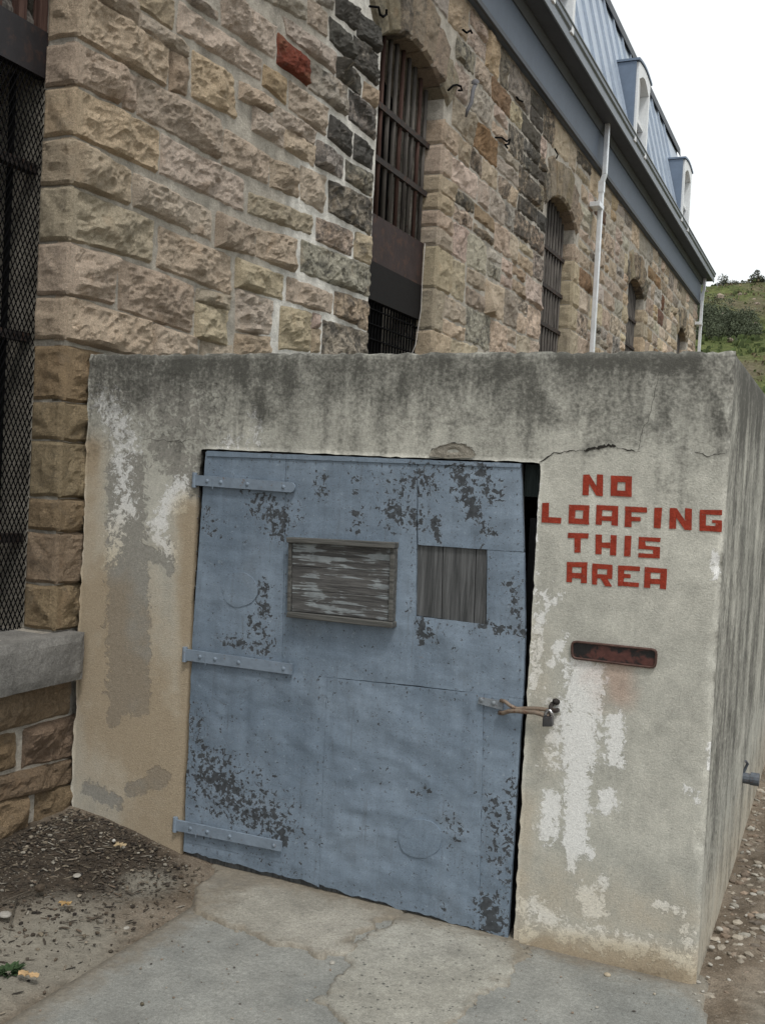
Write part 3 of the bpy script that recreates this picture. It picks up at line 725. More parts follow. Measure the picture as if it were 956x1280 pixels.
run('gutter', [(.02, SZ+.033), (GXo-.012, SZ+.033), (GXo-.012, SZ-.022), (GXo+.008, SZ-.022), (GXo+.012, SZ+.06), (GXo+.004, SZ+.068), (GXo+.006, SZ+.085), (GXo+.026, SZ+.10), (GXo+.03, SZ+.145), (GXo+.042, SZ+.15), (GXo+.042, SZ+.17), (GXo+.022, SZ+.17), (GXo-.02, SZ+.06), (.02, SZ+.06)], GUTTER, y1=Y1B+.18)
# --- mansard roof: one panel between every two standing seams
SL = -.25; RZ0, RZ1 = SZ+.062, 8.41
rx = lambda z: .262+SL*(z-RZ0)
YR0, YR1 = 15.46, 16.95               # the mansard stops short of the end wall
def prism(name, prof, mat, ends, parent):
    n = len(prof); V = [(x, YN, z) for x, z in prof]+[(x, e, z) for (x, z), e in zip(prof, ends)]
    return obj(name, V, [[i, (i+1) % n, n+(i+1) % n, n+i] for i in range(n)]+[list(range(n))[::-1], list(range(n, 2*n))], mat, parent)
roof = prism('roof', [(rx(RZ0)-.02, RZ0), (rx(RZ1)-.02, RZ1), (-8.2, RZ1), (-8.9, RZ0)], CHEEK, (YR0, YR1, YR1, YR0), bld)
def panel(y0, y1, y1t):
    pv = MB(); a, b, c, d = rx(RZ0), rx(RZ1), .018, .034
    pv.hexa([(a-c, y0, RZ0), (a, y0, RZ0), (a, y1, RZ0), (a-c, y1, RZ0), (b-c, y0, RZ1), (b, y0, RZ1), (b, y1t, RZ1), (b-c, y1t, RZ1)])
    pv.hexa([(a+.0005, y0+.002, RZ0), (a+d, y0+.002, RZ0), (a+d, y0+.024, RZ0), (a+.0005, y0+.024, RZ0), (b+.0005, y0+.002, RZ1), (b+d, y0+.002, RZ1), (b+d, y0+.024, RZ1), (b+.0005, y0+.024, RZ1)])
    return pv
PWD = .62
p0 = panel(0, PWD-.003, PWD-.003).build('roof_panel', ROOFM, roof, origin=np.array([0., 0, RZ0]))
npan = int((YR0-YN)/PWD)
p0.location = np.array([0., YN, RZ0])-ORIG[roof.name]
for i in range(1, npan):
    c = p0.copy(); COL.objects.link(c); c.parent = roof; c.location = np.array([0., YN+i*PWD, RZ0])-ORIG[roof.name]
panel(YN+npan*PWD, YR0, YR1).build('roof_panel', ROOFM, roof)
MB().box(-8.5, .0, YR0+.01, Y1B+.15, RZ0-.02, RZ0+.03).build('flat_roof', SOFFIT, bld)
run('coping', [(rx(RZ1)-.3, RZ1-.03), (rx(RZ1)+.012, RZ1-.03), (rx(RZ1)+.065, RZ1-.12), (rx(RZ1)+.075, RZ1-.12), (rx(RZ1)+.06, RZ1+.03), (rx(RZ1)-.3, RZ1+.06)], SOFFIT, y1=YR1+.05)
# --- dormers
DX, DZ1 = .285, 7.45
for (d0, d1) in ((6.02, 6.92), (10.22, 11.14), (14.5, 15.4)):
    zb = SZ+.07
    d = empty('dormer', (DX, (d0+d1)/2, zb), bld)
    for y in (d0, d1-.035):
        xb = rx(DZ1)-.06; xl = rx(zb)-.05
        MB().hexa([(xl, y, zb), (DX, y, zb), (DX, y+.035, zb), (xl, y+.035, zb), (xb, y, DZ1), (DX, y, DZ1), (DX, y+.035, DZ1), (xb, y+.035, DZ1)]).build('cheek', CHEEK, d)
    # curved hood
    n = 10; V = []; F = []
    for j, xx in enumerate((rx(DZ1)-.25, DX+.045)):
        for lay in (0, .03):
            for i in range(n+1):
                y = d0-.02+(d1-d0+.04)*i/n; V.append((xx, y, DZ1+.004+lay+.05*math.sin(math.pi*i/n)))
    m_ = n+1
    for i in range(n):
        F += [[m_+i, m_+i+1, 3*m_+i+1, 3*m_+i], [i+1, i, 2*m_+i, 2*m_+i+1], [2*m_+i, 3*m_+i, 3*m_+i+1, 2*m_+i+1], [i, i+1, m_+i+1, m_+i]]
    F += [[0, m_, 3*m_, 2*m_], [n, 2*m_+n, 3*m_+n, m_+n]]
    obj('hood', V, F, CHEEK, d, False)
    fr = MB(); x0, x1 = DX-.02, DX+.03; i0_, i1_ = d0+.037, d1-.037; zs_ = DZ1-.20
    fr.box(x0-.08, x1, i0_, i0_+.09, zb, zs_); fr.box(x0-.08, x1, i1_-.09, i1_, zb, zs_)
    n = 12; V = []; F = []
    for xx in (x0-.08, x1):
        for i in range(n+1):
            y = i0_+(i1_-i0_)*i/n; t = (y-i0_-.09)/(i1_-i0_-.18)
            V.append((xx, y, zs_+.001+(.12*math.sin(math.pi*t) if 0 < t < 1 else 0))); V.append((xx, y, DZ1-.004+.045*math.sin(math.pi*i/n)))
    m_ = 2*(n+1)
    for i in range(n):
        q = 2*i; F += [[m_+q, m_+q+2, m_+q+3, m_+q+1], [q, q+1, q+3, q+2], [q, q+2, m_+q+2, m_+q], [q+1, m_+q+1, m_+q+3, q+3]]
    F += [[0, m_, m_+1, 1], [2*n, 2*n+1, m_+2*n+1, m_+2*n]]
    fr.add(V, F); fr.build('window_frame', WHITE, d)
    MB().box(x0-.07, x0+.0, d0+.131, d1-.131, zb+.36, zb+.42).build('sash_rail', WHITE, d)
    MB().box(x0-.07, x0-.01, (d0+d1)/2-.015, (d0+d1)/2+.015, zb+.421, DZ1-.1).build('mullion', WHITE, d)
    MB().box(x0-.09, x0-.08, d0+.131, d1-.131, zb, DZ1-.05).build('pane', GLASS, d)
# --- downpipes
def pipe(yc, ztop, zbend, band, lab):
    mb = MB(); s = .031; x = .115
    pts = [(x+.03, ztop), (x+.03, zbend+.1), (x, zbend), (x, .25), (x+.09, .12)]
    for i in range(len(pts)-1):
        (xa, za), (xb, zb) = pts[i], pts[i+1]
        mb.hexa([(xb-s, yc-s, zb), (xb+s, yc-s, zb), (xb+s, yc+s, zb), (xb-s, yc+s, zb), (xa-s, yc-s, za), (xa+s, yc-s, za), (xa+s, yc+s, za), (xa-s, yc+s, za)])
    d = bevel(mb.build('downpipe', ZINC, bld), .008, 2); tag(d, lab)
    bevel(MB().box(.02, x+s+.006, yc-s-.17, yc+s+.012, band-.03, band+.03).build('strap', ZINC, d), .004)
    MB().box(x-s-.006, x+s+.005, yc-s-.006, yc+s+.006, zbend-.12, zbend+.02).build('joint_sleeve', ZINC, d)
yp = onX(742, 432, .115)[1]; yp = (yp+onX(748, 260, .115)[1])/2
pipe(yp, SZ+.002, onX(749, 225, .115)[2], onX(747, 256, .115)[2], 'bright galvanised downpipe on the stone wall')
pipe(Y1B-.2, SZ+.002, SZ-.35, 5.35, 'thin galvanised downpipe at the far corner of the building')
# --- wire hooks and a drooping cable end left in the wall
def wp(px, py, x=.05): p = onX(px, py, x); return (x, p[1], p[2])
for hk in ([(560, 113), (566, 107), (571, 106), (576, 108), (577, 113), (573, 113)], [(619, 172), (627, 172), (633, 177), (637, 174), (636, 180), (631, 181), (634, 185)],
           [(462, 8), (473, 9), (475, 18), (479, 21), (483, 18), (483, 12)], [(578, 37), (583, 41), (588, 38), (590, 42)], [(645, 121), (648, 125), (653, 127)], [(693, 186), (697, 193), (695, 198)]):
    MB().tube([wp(q[0], q[1], .045+.012*(i % 2)) for i, q in enumerate(hk)], .009, 6).build('wire_hook', BLACKIRON, bld, True)
cb = MB().tube([wp(582, 146, .05), wp(584, 138, .07), wp(589, 128, .09), wp(591, 112, .10), wp(594, 106, .10)], [.010, .016, .018, .018, .018], 8)
cb.dome(wp(594, 104, .10), .038, (0, -.5, .8), .9); cb.build('cable_stub', m_simple('grey_cable', (.13, .13, .14)), bld, True)

# ================================================================== CONCRETE ENCLOSURE
shel = empty('concrete_enclosure', (Wb/2, 1.7, 0))
tag(shel, 'stained cement enclosure with painted red sign built against the stone wall', 'enclosure')
OX0, OX1, OZ1 = .664, 2.148, 1.785
XL = .035
def caps(px, py, lst):
    f = np.zeros(len(px))
    for x0, y0, x1, y1, r, w in lst:
        ex, ey = x1-x0, y1-y0; l2 = ex*ex+ey*ey
        t = np.clip(((px-x0)*ex+(py-y0)*ey)/l2, 0, 1) if l2 > 0 else 0*px
        d = np.hypot(px-x0-t*ex, py-y0-t*ey); f = np.maximum(f, w*np.clip(1.12-d/r*.62, 0, 1))
    return f
DARK = [(170,445,916,445,108,.80),(215,455,330,462,40,.95),(300,450,328,515,22,1.0),(252,460,256,505,18,.85),(380,450,385,490,30,.7),(580,450,590,520,32,.6),(655,460,688,520,26,.85),(700,448,860,452,34,.95),
        (735,490,737,560,22,.55),(830,450,828,520,26,.75),(480,450,520,520,60,.55),(420,450,440,540,45,.6),(882,450,907,560,18,.8),(815,570,832,620,16,.5),(850,560,850,640,20,.5),(540,540,660,560,40,.42),(340,545,520,555,40,.42),(740,600,745,640,16,.3),(180,450,186,470,26,.5),(905,650,895,860,5,.5),(690,1205,850,1222,9,.5)]
CEM = [(158,590,158,870,24,1),(170,720,172,880,16,1),(145,870,142,902,9,.9),(205,560,246,600,34,.62),(150,470,240,520,70,.55),(182,690,205,700,11,.8),(213,680,213,716,6,.9),(165,988,205,972,10,.95),(112,985,140,1002,13,.75),(194,970,198,978,10,1),(120,480,150,540,30,.5),(197,958,197,966,4,.9),(145,1002,150,1010,6,.8)]
WHT = [(148,570,162,640,13,.62),(132,500,160,560,20,.6),(150,640,140,700,14,.6),(198,655,225,605,13,.72),(195,668,215,690,12,.66),(232,610,228,640,7,.6),(732,838,728,880,22,1),(722,900,722,940,24,1.05),(722,960,718,1060,14,1.05),(716,1060,713,1082,6,.9),(768,900,768,948,11,.95),(757,998,757,1006,12,1),(690,1000,684,1040,13,.9),(692,950,696,880,14,.66),(704,800,690,828,8,.7),(674,770,667,860,8,.7),(680,742,684,760,7,.75),(698,745,698,750,5,.8),
       (656,1130,690,1150,16,.72),(655,1180,670,1140,14,.62),(735,1120,742,1135,17,.86),(755,1100,756,1110,6,.85),(712,1065,715,1085,6,.8),(700,1165,800,1188,16,.66),(780,1180,850,1198,16,.7),(855,1160,864,1215,12,.6),(318,548,322,520,12,.5),(282,545,286,553,9,.6),(728,1062,740,1070,7,.6),(820,1130,850,1140,7,.7),(888,930,886,960,4,.8),(860,990,872,1000,8,.5),(893,690,894,720,5,.8),(670,590,668,760,4,.6),(270,560,300,552,12,.45)]
TANF = [(100,760,240,1040,105,1.0),(240,640,232,1040,24,1.0),(112,560,108,760,24,.85),(650,1190,860,1222,40,.95),(690,1120,850,1160,60,.5),(655,1000,650,1150,22,.55),(670,800,680,960,30,.4)]
RST = [(768,834,775,868,20,.85),(745,838,752,880,14,.5),(726,830,730,850,10,.35)]
# front face
xs = sorted(set(np.round(np.concatenate([np.arange(XL, OX0, .021), [OX0], np.arange(OX0+.02, OX1-.01, .024), [OX1], np.arange(OX1+.018, Wb-.02, .0195), [Wb-.02, Wb-.013, Wb-.006, Wb]]), 4)))
zs = sorted(set(np.round(np.concatenate([np.arange(-.25, OZ1-.01, .022), [OZ1], np.arange(OZ1+.02, Hb-.02, .02), [Hb-.014, Hb]]), 4)))
nx, nzv = len(xs), len(zs)
Xg, Zg = np.meshgrid(xs, zs); Xf = Xg.ravel().copy(); Zf = Zg.ravel().copy()
P = np.stack([Xf, 0*Xf, Zf], 1); px, py = to_px(P)
Yf = fbm(P, 1.7, 3)*.0012
Yf += .014*(sstep(Wb-.022, Wb, Xf))**2 + .012*(sstep(Hb-.016, Hb, Zf))**2
e1 = fbm(P+3.3, 14, 4); e2 = fbm(P+7.7, 40, 3)
Xf = np.where(Xg.ravel() <= XL+1e-6, XL+.006+.014*e1+.008*e2, Xf)              # ragged edge against the stone
topm = Zg.ravel() >= Hb-1e-6
Zf = np.where(topm, Hb-.004-np.clip(.009*e1+.010*e2, -.004, .03), Zf)
ch = np.clip(e1*1.1+e2*.5-.30, 0, 1)
Yf += .03*ch*sstep(Wb-.045, Wb, Xg.ravel())                                       # chipped arris
jam = (np.abs(Xg.ravel()-OX1) < 1e-4) & (Zg.ravel() < OZ1); Xf = np.where(jam, OX1+.003+.004*e1+.004*e2, Xf)
jam = (np.abs(Xg.ravel()-OX0) < 1e-4) & (Zg.ravel() < OZ1); Xf = np.where(jam, OX0-.002+.006*e1, Xf)
lin_ = (np.abs(Zg.ravel()-OZ1) < 1e-4) & (Xg.ravel() > OX0) & (Xg.ravel() < OX1); Zf = np.where(lin_, OZ1+.003+.004*e2, Zf)
V = [tuple(v) for v in np.stack([Xf, Yf, Zf], 1)]
F = []
for j in range(nzv-1):
    for i in range(nx-1):
        xm, zm = (xs[i]+xs[i+1])/2, (zs[j]+zs[j+1])/2
        if OX0 < xm < OX1 and zm < OZ1: continue
        a_ = j*nx+i; F.append([a_, a_+1, a_+nx+1, a_+nx])
i0, i1, jt = xs.index(round(OX0, 4)), xs.index(round(OX1, 4)), zs.index(round(OZ1, 4))
at = {k: caps(px, py, l).tolist() for k, l in (('dark', DARK), ('cement', CEM), ('white', WHT), ('tan', TANF), ('rust', RST))}
def extra(p, like):
    V.append(p)
    for k in at: at[k].append(at[k][like] if k != 'dark' else at[k][like]*.6)
    return len(V)-1
# reveals of the doorway
def strip(ids, depth, flip=False):
    bk = [extra((V[i][0], depth, V[i][2]), i) for i in ids]
    for q in range(len(ids)-1):
        f = [ids[q], ids[q+1], bk[q+1], bk[q]]; F.append(f[::-1] if flip else f)
strip([j*nx+i0 for j in range(jt+1)], .2); strip([j*nx+i1 for j in range(jt+1)], .2, True); strip([jt*nx+i for i in range(i0, i1+1)], .2)
strip([j*nx for j in range(nzv)], .2, True)
obj('front_wall', V, F, PLASTER, shel, True, at)
# side wall, top slab, back and inside
DEP = 3.4
ys_ = np.concatenate([[.014, .03, .05], np.arange(.08, DEP, .05), [DEP]]); zs2 = np.array(zs)
Yg, Zg2 = np.meshgrid(ys_, zs2); P = np.stack([np.full(Yg.size, Wb), Yg.ravel(), Zg2.ravel()], 1)
e1 = fbm(P, 14, 4); e2 = fbm(P+2, 40, 3)
Xs = Wb+fbm(P, 1.7, 3)*.0012*sstep(.014, .1, Yg.ravel()); Zs = np.where(Zg2.ravel() >= Hb-1e-6, Hb-.004-np.clip(.014*e1+.008*e2, -.004, .03), Zg2.ravel())
Xs = Xs-.012*(sstep(Hb-.016, Hb, Zg2.ravel()))**2
# share the chipped arris of the front wall
fr = np.array(V[:nx*nzv]).reshape(nzv, nx, 3)[:, -1, :]
Xs = Xs.reshape(len(zs2), -1); Yv = Yg.copy(); Zs = Zs.reshape(len(zs2), -1)
Xs[:, 0] = fr[:, 0]; Yv[:, 0] = fr[:, 1]; Zs[:, 0] = fr[:, 2]
Yv[:, 1] = np.maximum(Yv[:, 1], fr[:, 1]+.004); Yv[:, 2] = np.maximum(Yv[:, 2], Yv[:, 1]+.004)
n_ = Xs.size
dk = .35*sstep(1.75, Hb, Zs.ravel())+.66+.35*np.array([mn.fractal(Vector((y*3, 3, z*.9)), .8, 2, 4)*.9 for y, z in zip(Yv.ravel(), Zs.ravel())])-.25*sstep(.9, .2, Zs.ravel())
obj('side_wall', np.stack([Xs.ravel(), Yv.ravel(), Zs.ravel()], 1), grid_faces(len(ys_), len(zs2)), PLASTER, shel, True,
    {'dark': dk, 'cement': np.zeros(n_), 'white': .12*np.ones(n_), 'tan': .5*sstep(.6, 0, Zs.ravel())+.12, 'rust': np.zeros(n_)})
zero = lambda n: {k: np.zeros(n) for k in ('cement', 'white', 'tan', 'rust')}
def slab(name, x0, x1, y0, y1, z0, z1, d=.6):
    mb = MB().box(x0, x1, y0, y1, z0, z1); a = zero(8); a['dark'] = np.full(8, d); return mb.build(name, PLASTER, shel, attrs=a)
slab('roof_slab', XL+.02, Wb-.014, .016, DEP-.002, Hb-.16, Hb-.012, .8)
slab('back_wall', XL+.02, Wb-.004, DEP-.2, DEP-.003, -.2, Hb-.165)
slab('inner_side', Wb-.2, Wb-.006, .21, DEP-.21, -.2, Hb-.165, .3)
slab('inner_floor', .1, Wb-.21, .205, DEP-.21, -.2, -.03, .5)
# broken render over the door, cracks
def frontpoly(pts, y0, y1): return [(*(onY(a, b)[[0]]), y0, onY(a, b)[2]) for a, b in pts]
sp = [(536,570),(541,562),(552,557),(565,554),(580,555),(590,561),(595,569),(590,572),(560,573)]
pw = [onY(*q) for q in sp]; c = np.mean(pw, 0)
V = [(c[0], .004, c[2])]; F = []
for rr, yo in ((.35, .002), (.65, -.003), (.88, .0012), (1.0, -.0035)):
    for q in pw:
        pt = c+(q-c)*rr; V.append((pt[0], yo-.004+.003*mn.noise(Vector(pt*40)), pt[2]))
n = len(pw)
for q in range(n): F.append([0, 1+(q+1) % n, 1+q])
for l in range(3):
    for q in range(n): F.append([1+l*n+q, 1+l*n+(q+1) % n, 1+(l+1)*n+(q+1) % n, 1+(l+1)*n+q])
obj('spalled_render', V, F, SPALLM, shel, True)
def crack(pts, w):
    pts2 = []
    r = random.Random(int(pts[0][0]))
    for i in range(len(pts)-1):
        for k in range(5):
            t = k/5; pts2.append((pts[i][0]*(1-t)+pts[i+1][0]*t+r.uniform(-1.3, 1.3), pts[i][1]*(1-t)+pts[i+1][1]*t+r.uniform(-1.3, 1.3)))
    pts2.append(pts[-1]); V = []; F = []
    for i, q in enumerate(pts2):
        p = onY(*q); d = onY(*pts2[min(i+1, len(pts2)-1)])-onY(*pts2[max(i-1, 0)]); nrm = np.array([-d[2], 0, d[0]]); nrm /= np.linalg.norm(nrm)+1e-9
        ww = w*(r.uniform(.3, 1.2))*min(1, (len(pts2)-i)/6, (i+1)/3); ww = max(ww, .0006)
        V += [(p+nrm*ww).tolist(), (p-nrm*ww).tolist()]
    for v in V: v[1] = -.0022
    for i in range(len(pts2)-1): F.append([2*i, 2*i+1, 2*i+3, 2*i+2])
    obj('crack', V, F, CRACKM, shel)
crack([(674,579),(690,567),(708,564),(728,563)], .0026); crack([(728,563),(742,561),(750,558),(764,557),(772,560)], .006); crack([(772,560),(790,563),(800,565)], .0022)
crack([(798,562),(802,540),(812,520),(818,490),(824,465)], .0006); crack([(868,566),(884,570),(906,567)], .0014); crack([(178,548),(205,550),(228,552),(248,549)], .0009)
crack([(536,571),(541,562),(552,557),(565,554),(580,555),(590,561),(595,569)], .0022)
# --- painted lettering
ORG = lambda x, y: (660+x/3.677, 570+y/3.677)
R_ = lambda a, b, c, d: [(a, b), (c, b), (c, d), (a, d)]
GL = {'N': [R_(0,0,.31,1), R_(.69,0,1,1), [(.31,0),(.69,.56),(.69,1),(.31,.44)]], 'O': [R_(0,0,1,.3), R_(0,.72,1,1), R_(0,.3,.32,.72), R_(.7,.3,1,.72)],
 'A': [R_(0,0,1,.25), R_(0,.25,.28,1), R_(.72,.25,1,1), R_(.28,.54,.72,.78)], 'F': [R_(0,0,1,.26), R_(0,.26,.3,1), R_(.3,.48,.72,.7)], 'L': [R_(0,0,.34,.7), R_(0,.7,1,1)],
 'I': [R_(0,0,1,1)], 'G': [R_(0,0,1,.24), R_(0,.24,.28,1), R_(.28,.74,1,1), R_(.72,.47,1,.74), R_(.56,.47,.72,.6)], 'T': [R_(0,0,1,.26), R_(.33,.26,.64,1)],
 'H': [R_(0,0,.3,1), R_(.7,0,1,1), R_(.3,.38,.7,.66)], 'S': [R_(0,0,1,.2), R_(0,.2,.32,.42), R_(0,.42,1,.6), R_(.68,.6,1,.8), R_(0,.8,1,1)],
 'R': [R_(0,0,1,.24), R_(0,.24,.27,1), R_(.74,.24,1,.48), R_(.27,.48,1,.68), [(.42,.68),(.76,.68),(1,1.02),(.66,1.02)]], 'E': [R_(0,0,1,.22), R_(0,.22,.28,1), R_(.28,.4,.6,.6), R_(.28,.78,1,1)]}
LET = [('N',(252,85),(345,85),(343,185),(250,180)), ('O',(380,90),(477,93),(474,188),(378,183)), ('L',(65,215),(154,219),(152,310),(62,305)), ('O',(188,222),(282,225),(279,315),(185,310)),
 ('A',(313,225),(413,230),(411,320),(311,315)), ('F',(445,232),(546,236),(544,329),(443,326)), ('I',(580,237),(614,238),(609,332),(576,330)), ('N',(650,238),(752,242),(750,342),(647,333)),
 ('G',(788,245),(891,248),(888,350),(786,344)), ('T',(183,353),(278,357),(275,445),(180,442)), ('H',(310,360),(407,364),(404,458),(308,450)), ('I',(443,366),(473,368),(469,462),(438,460)),
 ('S',(508,370),(607,377),(604,471),(505,465)), ('A',(178,486),(272,488),(269,585),(175,578)), ('R',(294,493),(388,500),(386,598),(292,590)), ('E',(414,502),(514,508),(507,603),(410,596)), ('A',(535,510),(637,517),(633,612),(532,605))]
for li, (chh, *cs) in enumerate(LET):
    cw = [onY(*ORG(*c)) for c in cs]; V = []; F = []
    for poly in GL[chh]:
        n = len(V)
        for (u, v) in poly:
            p = (cw[0]*(1-u)+cw[1]*u)*(1-v)+(cw[3]*(1-u)+cw[2]*u)*v
            p = p+np.array([mn.noise(Vector((p[0]*60, p[2]*60, li)))*.0022, 0, mn.noise(Vector((p[0]*60, p[2]*60, li+9)))*.0022])
            V.append((p[0], -.0030, p[2]))
        F.append([n+3, n+2, n+1, n])
    obj('letter', V, F, RED, shel)
# --- cover plate
cp = [onY(*q) for q in ((714,800),(822,811),(820,836),(714,823))]
def rrect(c4, rad, ins):
    out = []; c4 = [np.array(c) for c in c4]; cen = np.mean(c4, 0)
    for i in range(4):
        p, a, b = c4[i], c4[(i-1) % 4], c4[(i+1) % 4]; da = (a-p)/np.linalg.norm(a-p); db = (b-p)/np.linalg.norm(b-p)
        q = p+(da+db)*ins; r2 = max(rad-ins, .003); s, e = q+da*r2, q+db*r2
        for t in (0, .33, .67, 1): out.append(s*(1-t)**2+2*q*t*(1-t)+e*t*t)
    return out
V = []; F = []
for ins, y in ((0, .0), (0, -.012), (.006, -.014), (.008, -.006)):
    V += [(p[0], y, p[2]) for p in rrect(cp, .02, ins)]
for l in range(3):
    for q in range(16): F.append([l*16+q, l*16+(q+1) % 16, (l+1)*16+(q+1) % 16, (l+1)*16+q])
F = [f[::-1] for f in F]
pl = obj('cover_plate', V, F, m_simple('rusted_plate_rim', (.07, .038, .03), .6, .4, .3, 60, .6, 1.8), shel, True)
MB().add([(p[0], -.0062, p[2]) for p in rrect(cp, .02, .008)], [list(range(16))]).build('plate_face', PLATE, pl)
# pipe stub on the side wall
pc = onX(936, 973, Wb+.03)
mb = MB().tube([(Wb-.02, pc[1], pc[2]), (Wb+.07, pc[1], pc[2]-.004)], .026, 14); mb.tube([(Wb+.035, pc[1], pc[2]), (Wb+.075, pc[1], pc[2])], .031, 14)
mb.tube([(Wb, pc[1], pc[2]+.02), (Wb+.018, pc[1], pc[2]+.07), (Wb+.01, pc[1]-.02, pc[2]+.085)], .007, 6)
mb.build('pipe_stub', m_simple('grey_blue_pipe', (.10, .115, .135), .55, .4, .2, 40, .7, 1.3, .4), shel, False)
# timbers behind the gap
MB().box(OX1-.075, OX1+.01, .075, .15, 1.66, OZ1-.004).build('frame_block', DARKWOOD, shel)
MB().box(OX1-.05, OX1+.012, .09, .15, -.1, 1.58).build('frame_post', m_simple('tarred_post', (.012, .012, .013), .8), shel)

# ---------------------------------------------------------------- door
DY = .006
def fp(px_, py_, y=DY): p = onY(px_, py_, y); return p
PEEL = [(325,630,352,655,20,.8),(350,640,355,655,9,1),(330,735,332,765,10,.85),(318,780,338,800,12,.75),(288,800,330,812,12,.72),(400,600,402,612,12,.6),(445,598,447,612,9,.65),(498,606,532,600,20,.72),(490,640,520,648,16,.85),(572,588,590,640,12,1),(600,585,616,620,14,.8),(598,650,608,662,9,.85),
        (545,650,546,672,6,.95),(448,658,446,640,9,.75),(528,775,527,800,8,1),(540,795,542,800,6,.9),(605,783,655,792,7,.8),(255,965,340,1030,34,.75),(262,965,300,1000,18,.98),(285,1000,340,1030,14,.85),(245,890,250,930,11,.62),(351,1040,355,1054,7,1),(560,1025,572,1045,12,.6),(610,1130,616,1160,16,1.02),(632,1100,640,980,10,.6),(620,1000,622,1080,14,.6),(638,730,644,762,8,.75),(256,640,262,662,9,.6),(555,1130,556,1136,4,.9),(470,590,475,600,8,.5),(380,1045,400,1050,8,.3),(525,985,535,990,6,.5)]
# core of boards, its ragged lower end showing below the iron
edge = [(257,565)]+[(x, 563+ (x-258)*.0434) for x in (330, 420, 520, 600)]+[(650,580),(651,640),(654,780),(652,850),(645,980),(638,1080),(634,1184)]
bot = []
r = random.Random(5)
for i in range(25):
    t = i/24; x = 634-t*404; bot.append((x, 1184-t*116+r.uniform(0, 5)*(0 if i in (0, 24) else 1)))
outl = edge+bot[1:]+[(240,820)]
Vd = [onY(a, b, .02) for a, b in outl]; n = len(Vd)
V = [tuple(p) for p in Vd]+[(p[0], .062, p[2]) for p in Vd]
F = [list(range(n))[::-1], list(range(n, 2*n))]+[[i, (i+1) % n, n+(i+1) % n, n+i] for i in range(n)]
door = obj('door', V, F, PLANK, shel); tag(door, 'sagging timber door clad in flaking blue-grey painted iron sheets')
def sheet(q, off, seed, amp=.003, nm='iron_sheet', ragged=False, st=.014, peeladd=0.0):
    cs = [onY(*p) for p in q]
    w = np.linalg.norm(cs[1]-cs[0]); h = np.linalg.norm(cs[3]-cs[0]); nu = max(5, int(w/st)); nv = max(5, int(h/st))
    V = []
    for j in range(nv):
        v = j/(nv-1)
        for i in range(nu):
            u = i/(nu-1); p = (cs[0]*(1-u)+cs[1]*u)*(1-v)+(cs[3]*(1-u)+cs[2]*u)*v
            x, z = p[0], p[2]
            if ragged and j == nv-1: z += .012*mn.fractal(Vector((x*14, 3, seed)), .8, 2, 3)
            d = min(u*w, (1-u)*w, v*h, (1-v)*h)
            crease = mn.noise(Vector((x*1.4, z*8+mn.noise(Vector((x*3, z*2, seed)))*1.6, seed)))
            b = amp*(max(0, .2-abs(crease))*2.8+max(0, mn.noise(Vector((x*1.6, z*5, seed+8))))*1.2+mn.fractal(Vector((x*7, z*9, seed+4)), .9, 2, 3)*.9)
            jt = .0016*mn.noise(Vector((x*30, z*30, seed)))
            V.append((x+(jt if i in (0, nu-1) else 0), DY-off-.0012-b*min(1, d/.05)-.0012*mn.noise(Vector((x*22, z*22, 2))), z+(jt if j in (0, nv-1) else 0)))
    F = grid_faces(nu, nv, True); rg_ = ring(nu, nv); n = len(V)
    m = len(rg_)
    for k in rg_: V.append(V[k])
    for k in rg_: V.append((V[k][0], .021, V[k][2]))
    for k in range(m): F.append([n+k, n+(k+1) % m, n+m+(k+1) % m, n+m+k])
    A = np.array(V); px, py = to_px(np.stack([A[:, 0], 0*A[:, 0], A[:, 2]], 1))
    return obj(nm, V, F, PAINT, door, True, {'peel': caps(px, py, PEEL)*.72+.27+peeladd})
e_ = 1.2
sheet([(257,565),(357.0,569.5),(352.0,840.8),(239,817.2)], .0032, 1)
sheet([(357.3,569.5),(521.3,576),(517.8,857),(352.3,841)], .0016, 2, .0035)
sheet([(521.7,576),(650,581.5),(654,690),(522,681)], .0032, 3, .004)
sheet([(608.5,687),(654,690.2),(655.5,786.6),(607.5,781.5)], .0016, 4)
sheet([(518.6,770.6),(656,786.8),(653,873.6),(517.8,857)], .0024, 5, .006)
sheet([(239,817.5),(408.3,846.6),(398.3,1107),(229,1064)], .0016, 6, .005, ragged=True)
sheet([(408.6,846.9),(604.0,867.7),(598.0,1163),(398.6,1107)], .0030, 7, .0065, ragged=True)
sheet([(604.3,867.4),(652.5,873.6),(633.5,1178),(598.3,1163)], .0016, 8, .004, ragged=True)
nm_ = MB(); rn = random.Random(17)
for (x0, y0), (x1, y1), n in (((360, 575), (356, 835), 16), ((350, 846), (512, 860), 12), ((520, 860), (600, 870), 6), ((606, 872), (601, 1155), 15), ((400, 850), (394, 1100), 14), ((646, 590), (650, 860), 16), ((645, 885), (628, 1170), 16),
                              ((262, 573), (516, 583), 16), ((525, 583), (645, 588), 8), ((516, 680), (514, 770), 6), ((612, 690), (611, 780), 6), ((525, 776), (603, 786), 5), ((236, 1055), (390, 1096), 10), ((405, 1100), (595, 1155), 11), ((250, 590), (243, 810), 10)):
    for k in range(n):
        t = (k+rn.uniform(.2, .8))/n; p = onY(x0+(x1-x0)*t+rn.uniform(-1, 1), y0+(y1-y0)*t); nm_.dome((p[0], DY-.0075, p[2]), rn.uniform(.0026, .004), (0, -1, 0), .4, 6)
nm_.build('nail_heads', m_simple('dull_nail', (.11, .125, .14), .6, .4, .3, 80, .6, 1.5, .4), door, True)['kind'] = 'stuff'
sheet([(259,563.6),(650,579.6),(650,584.6),(259,570)], .008, 9, .0005, nm='top_edge_fold')
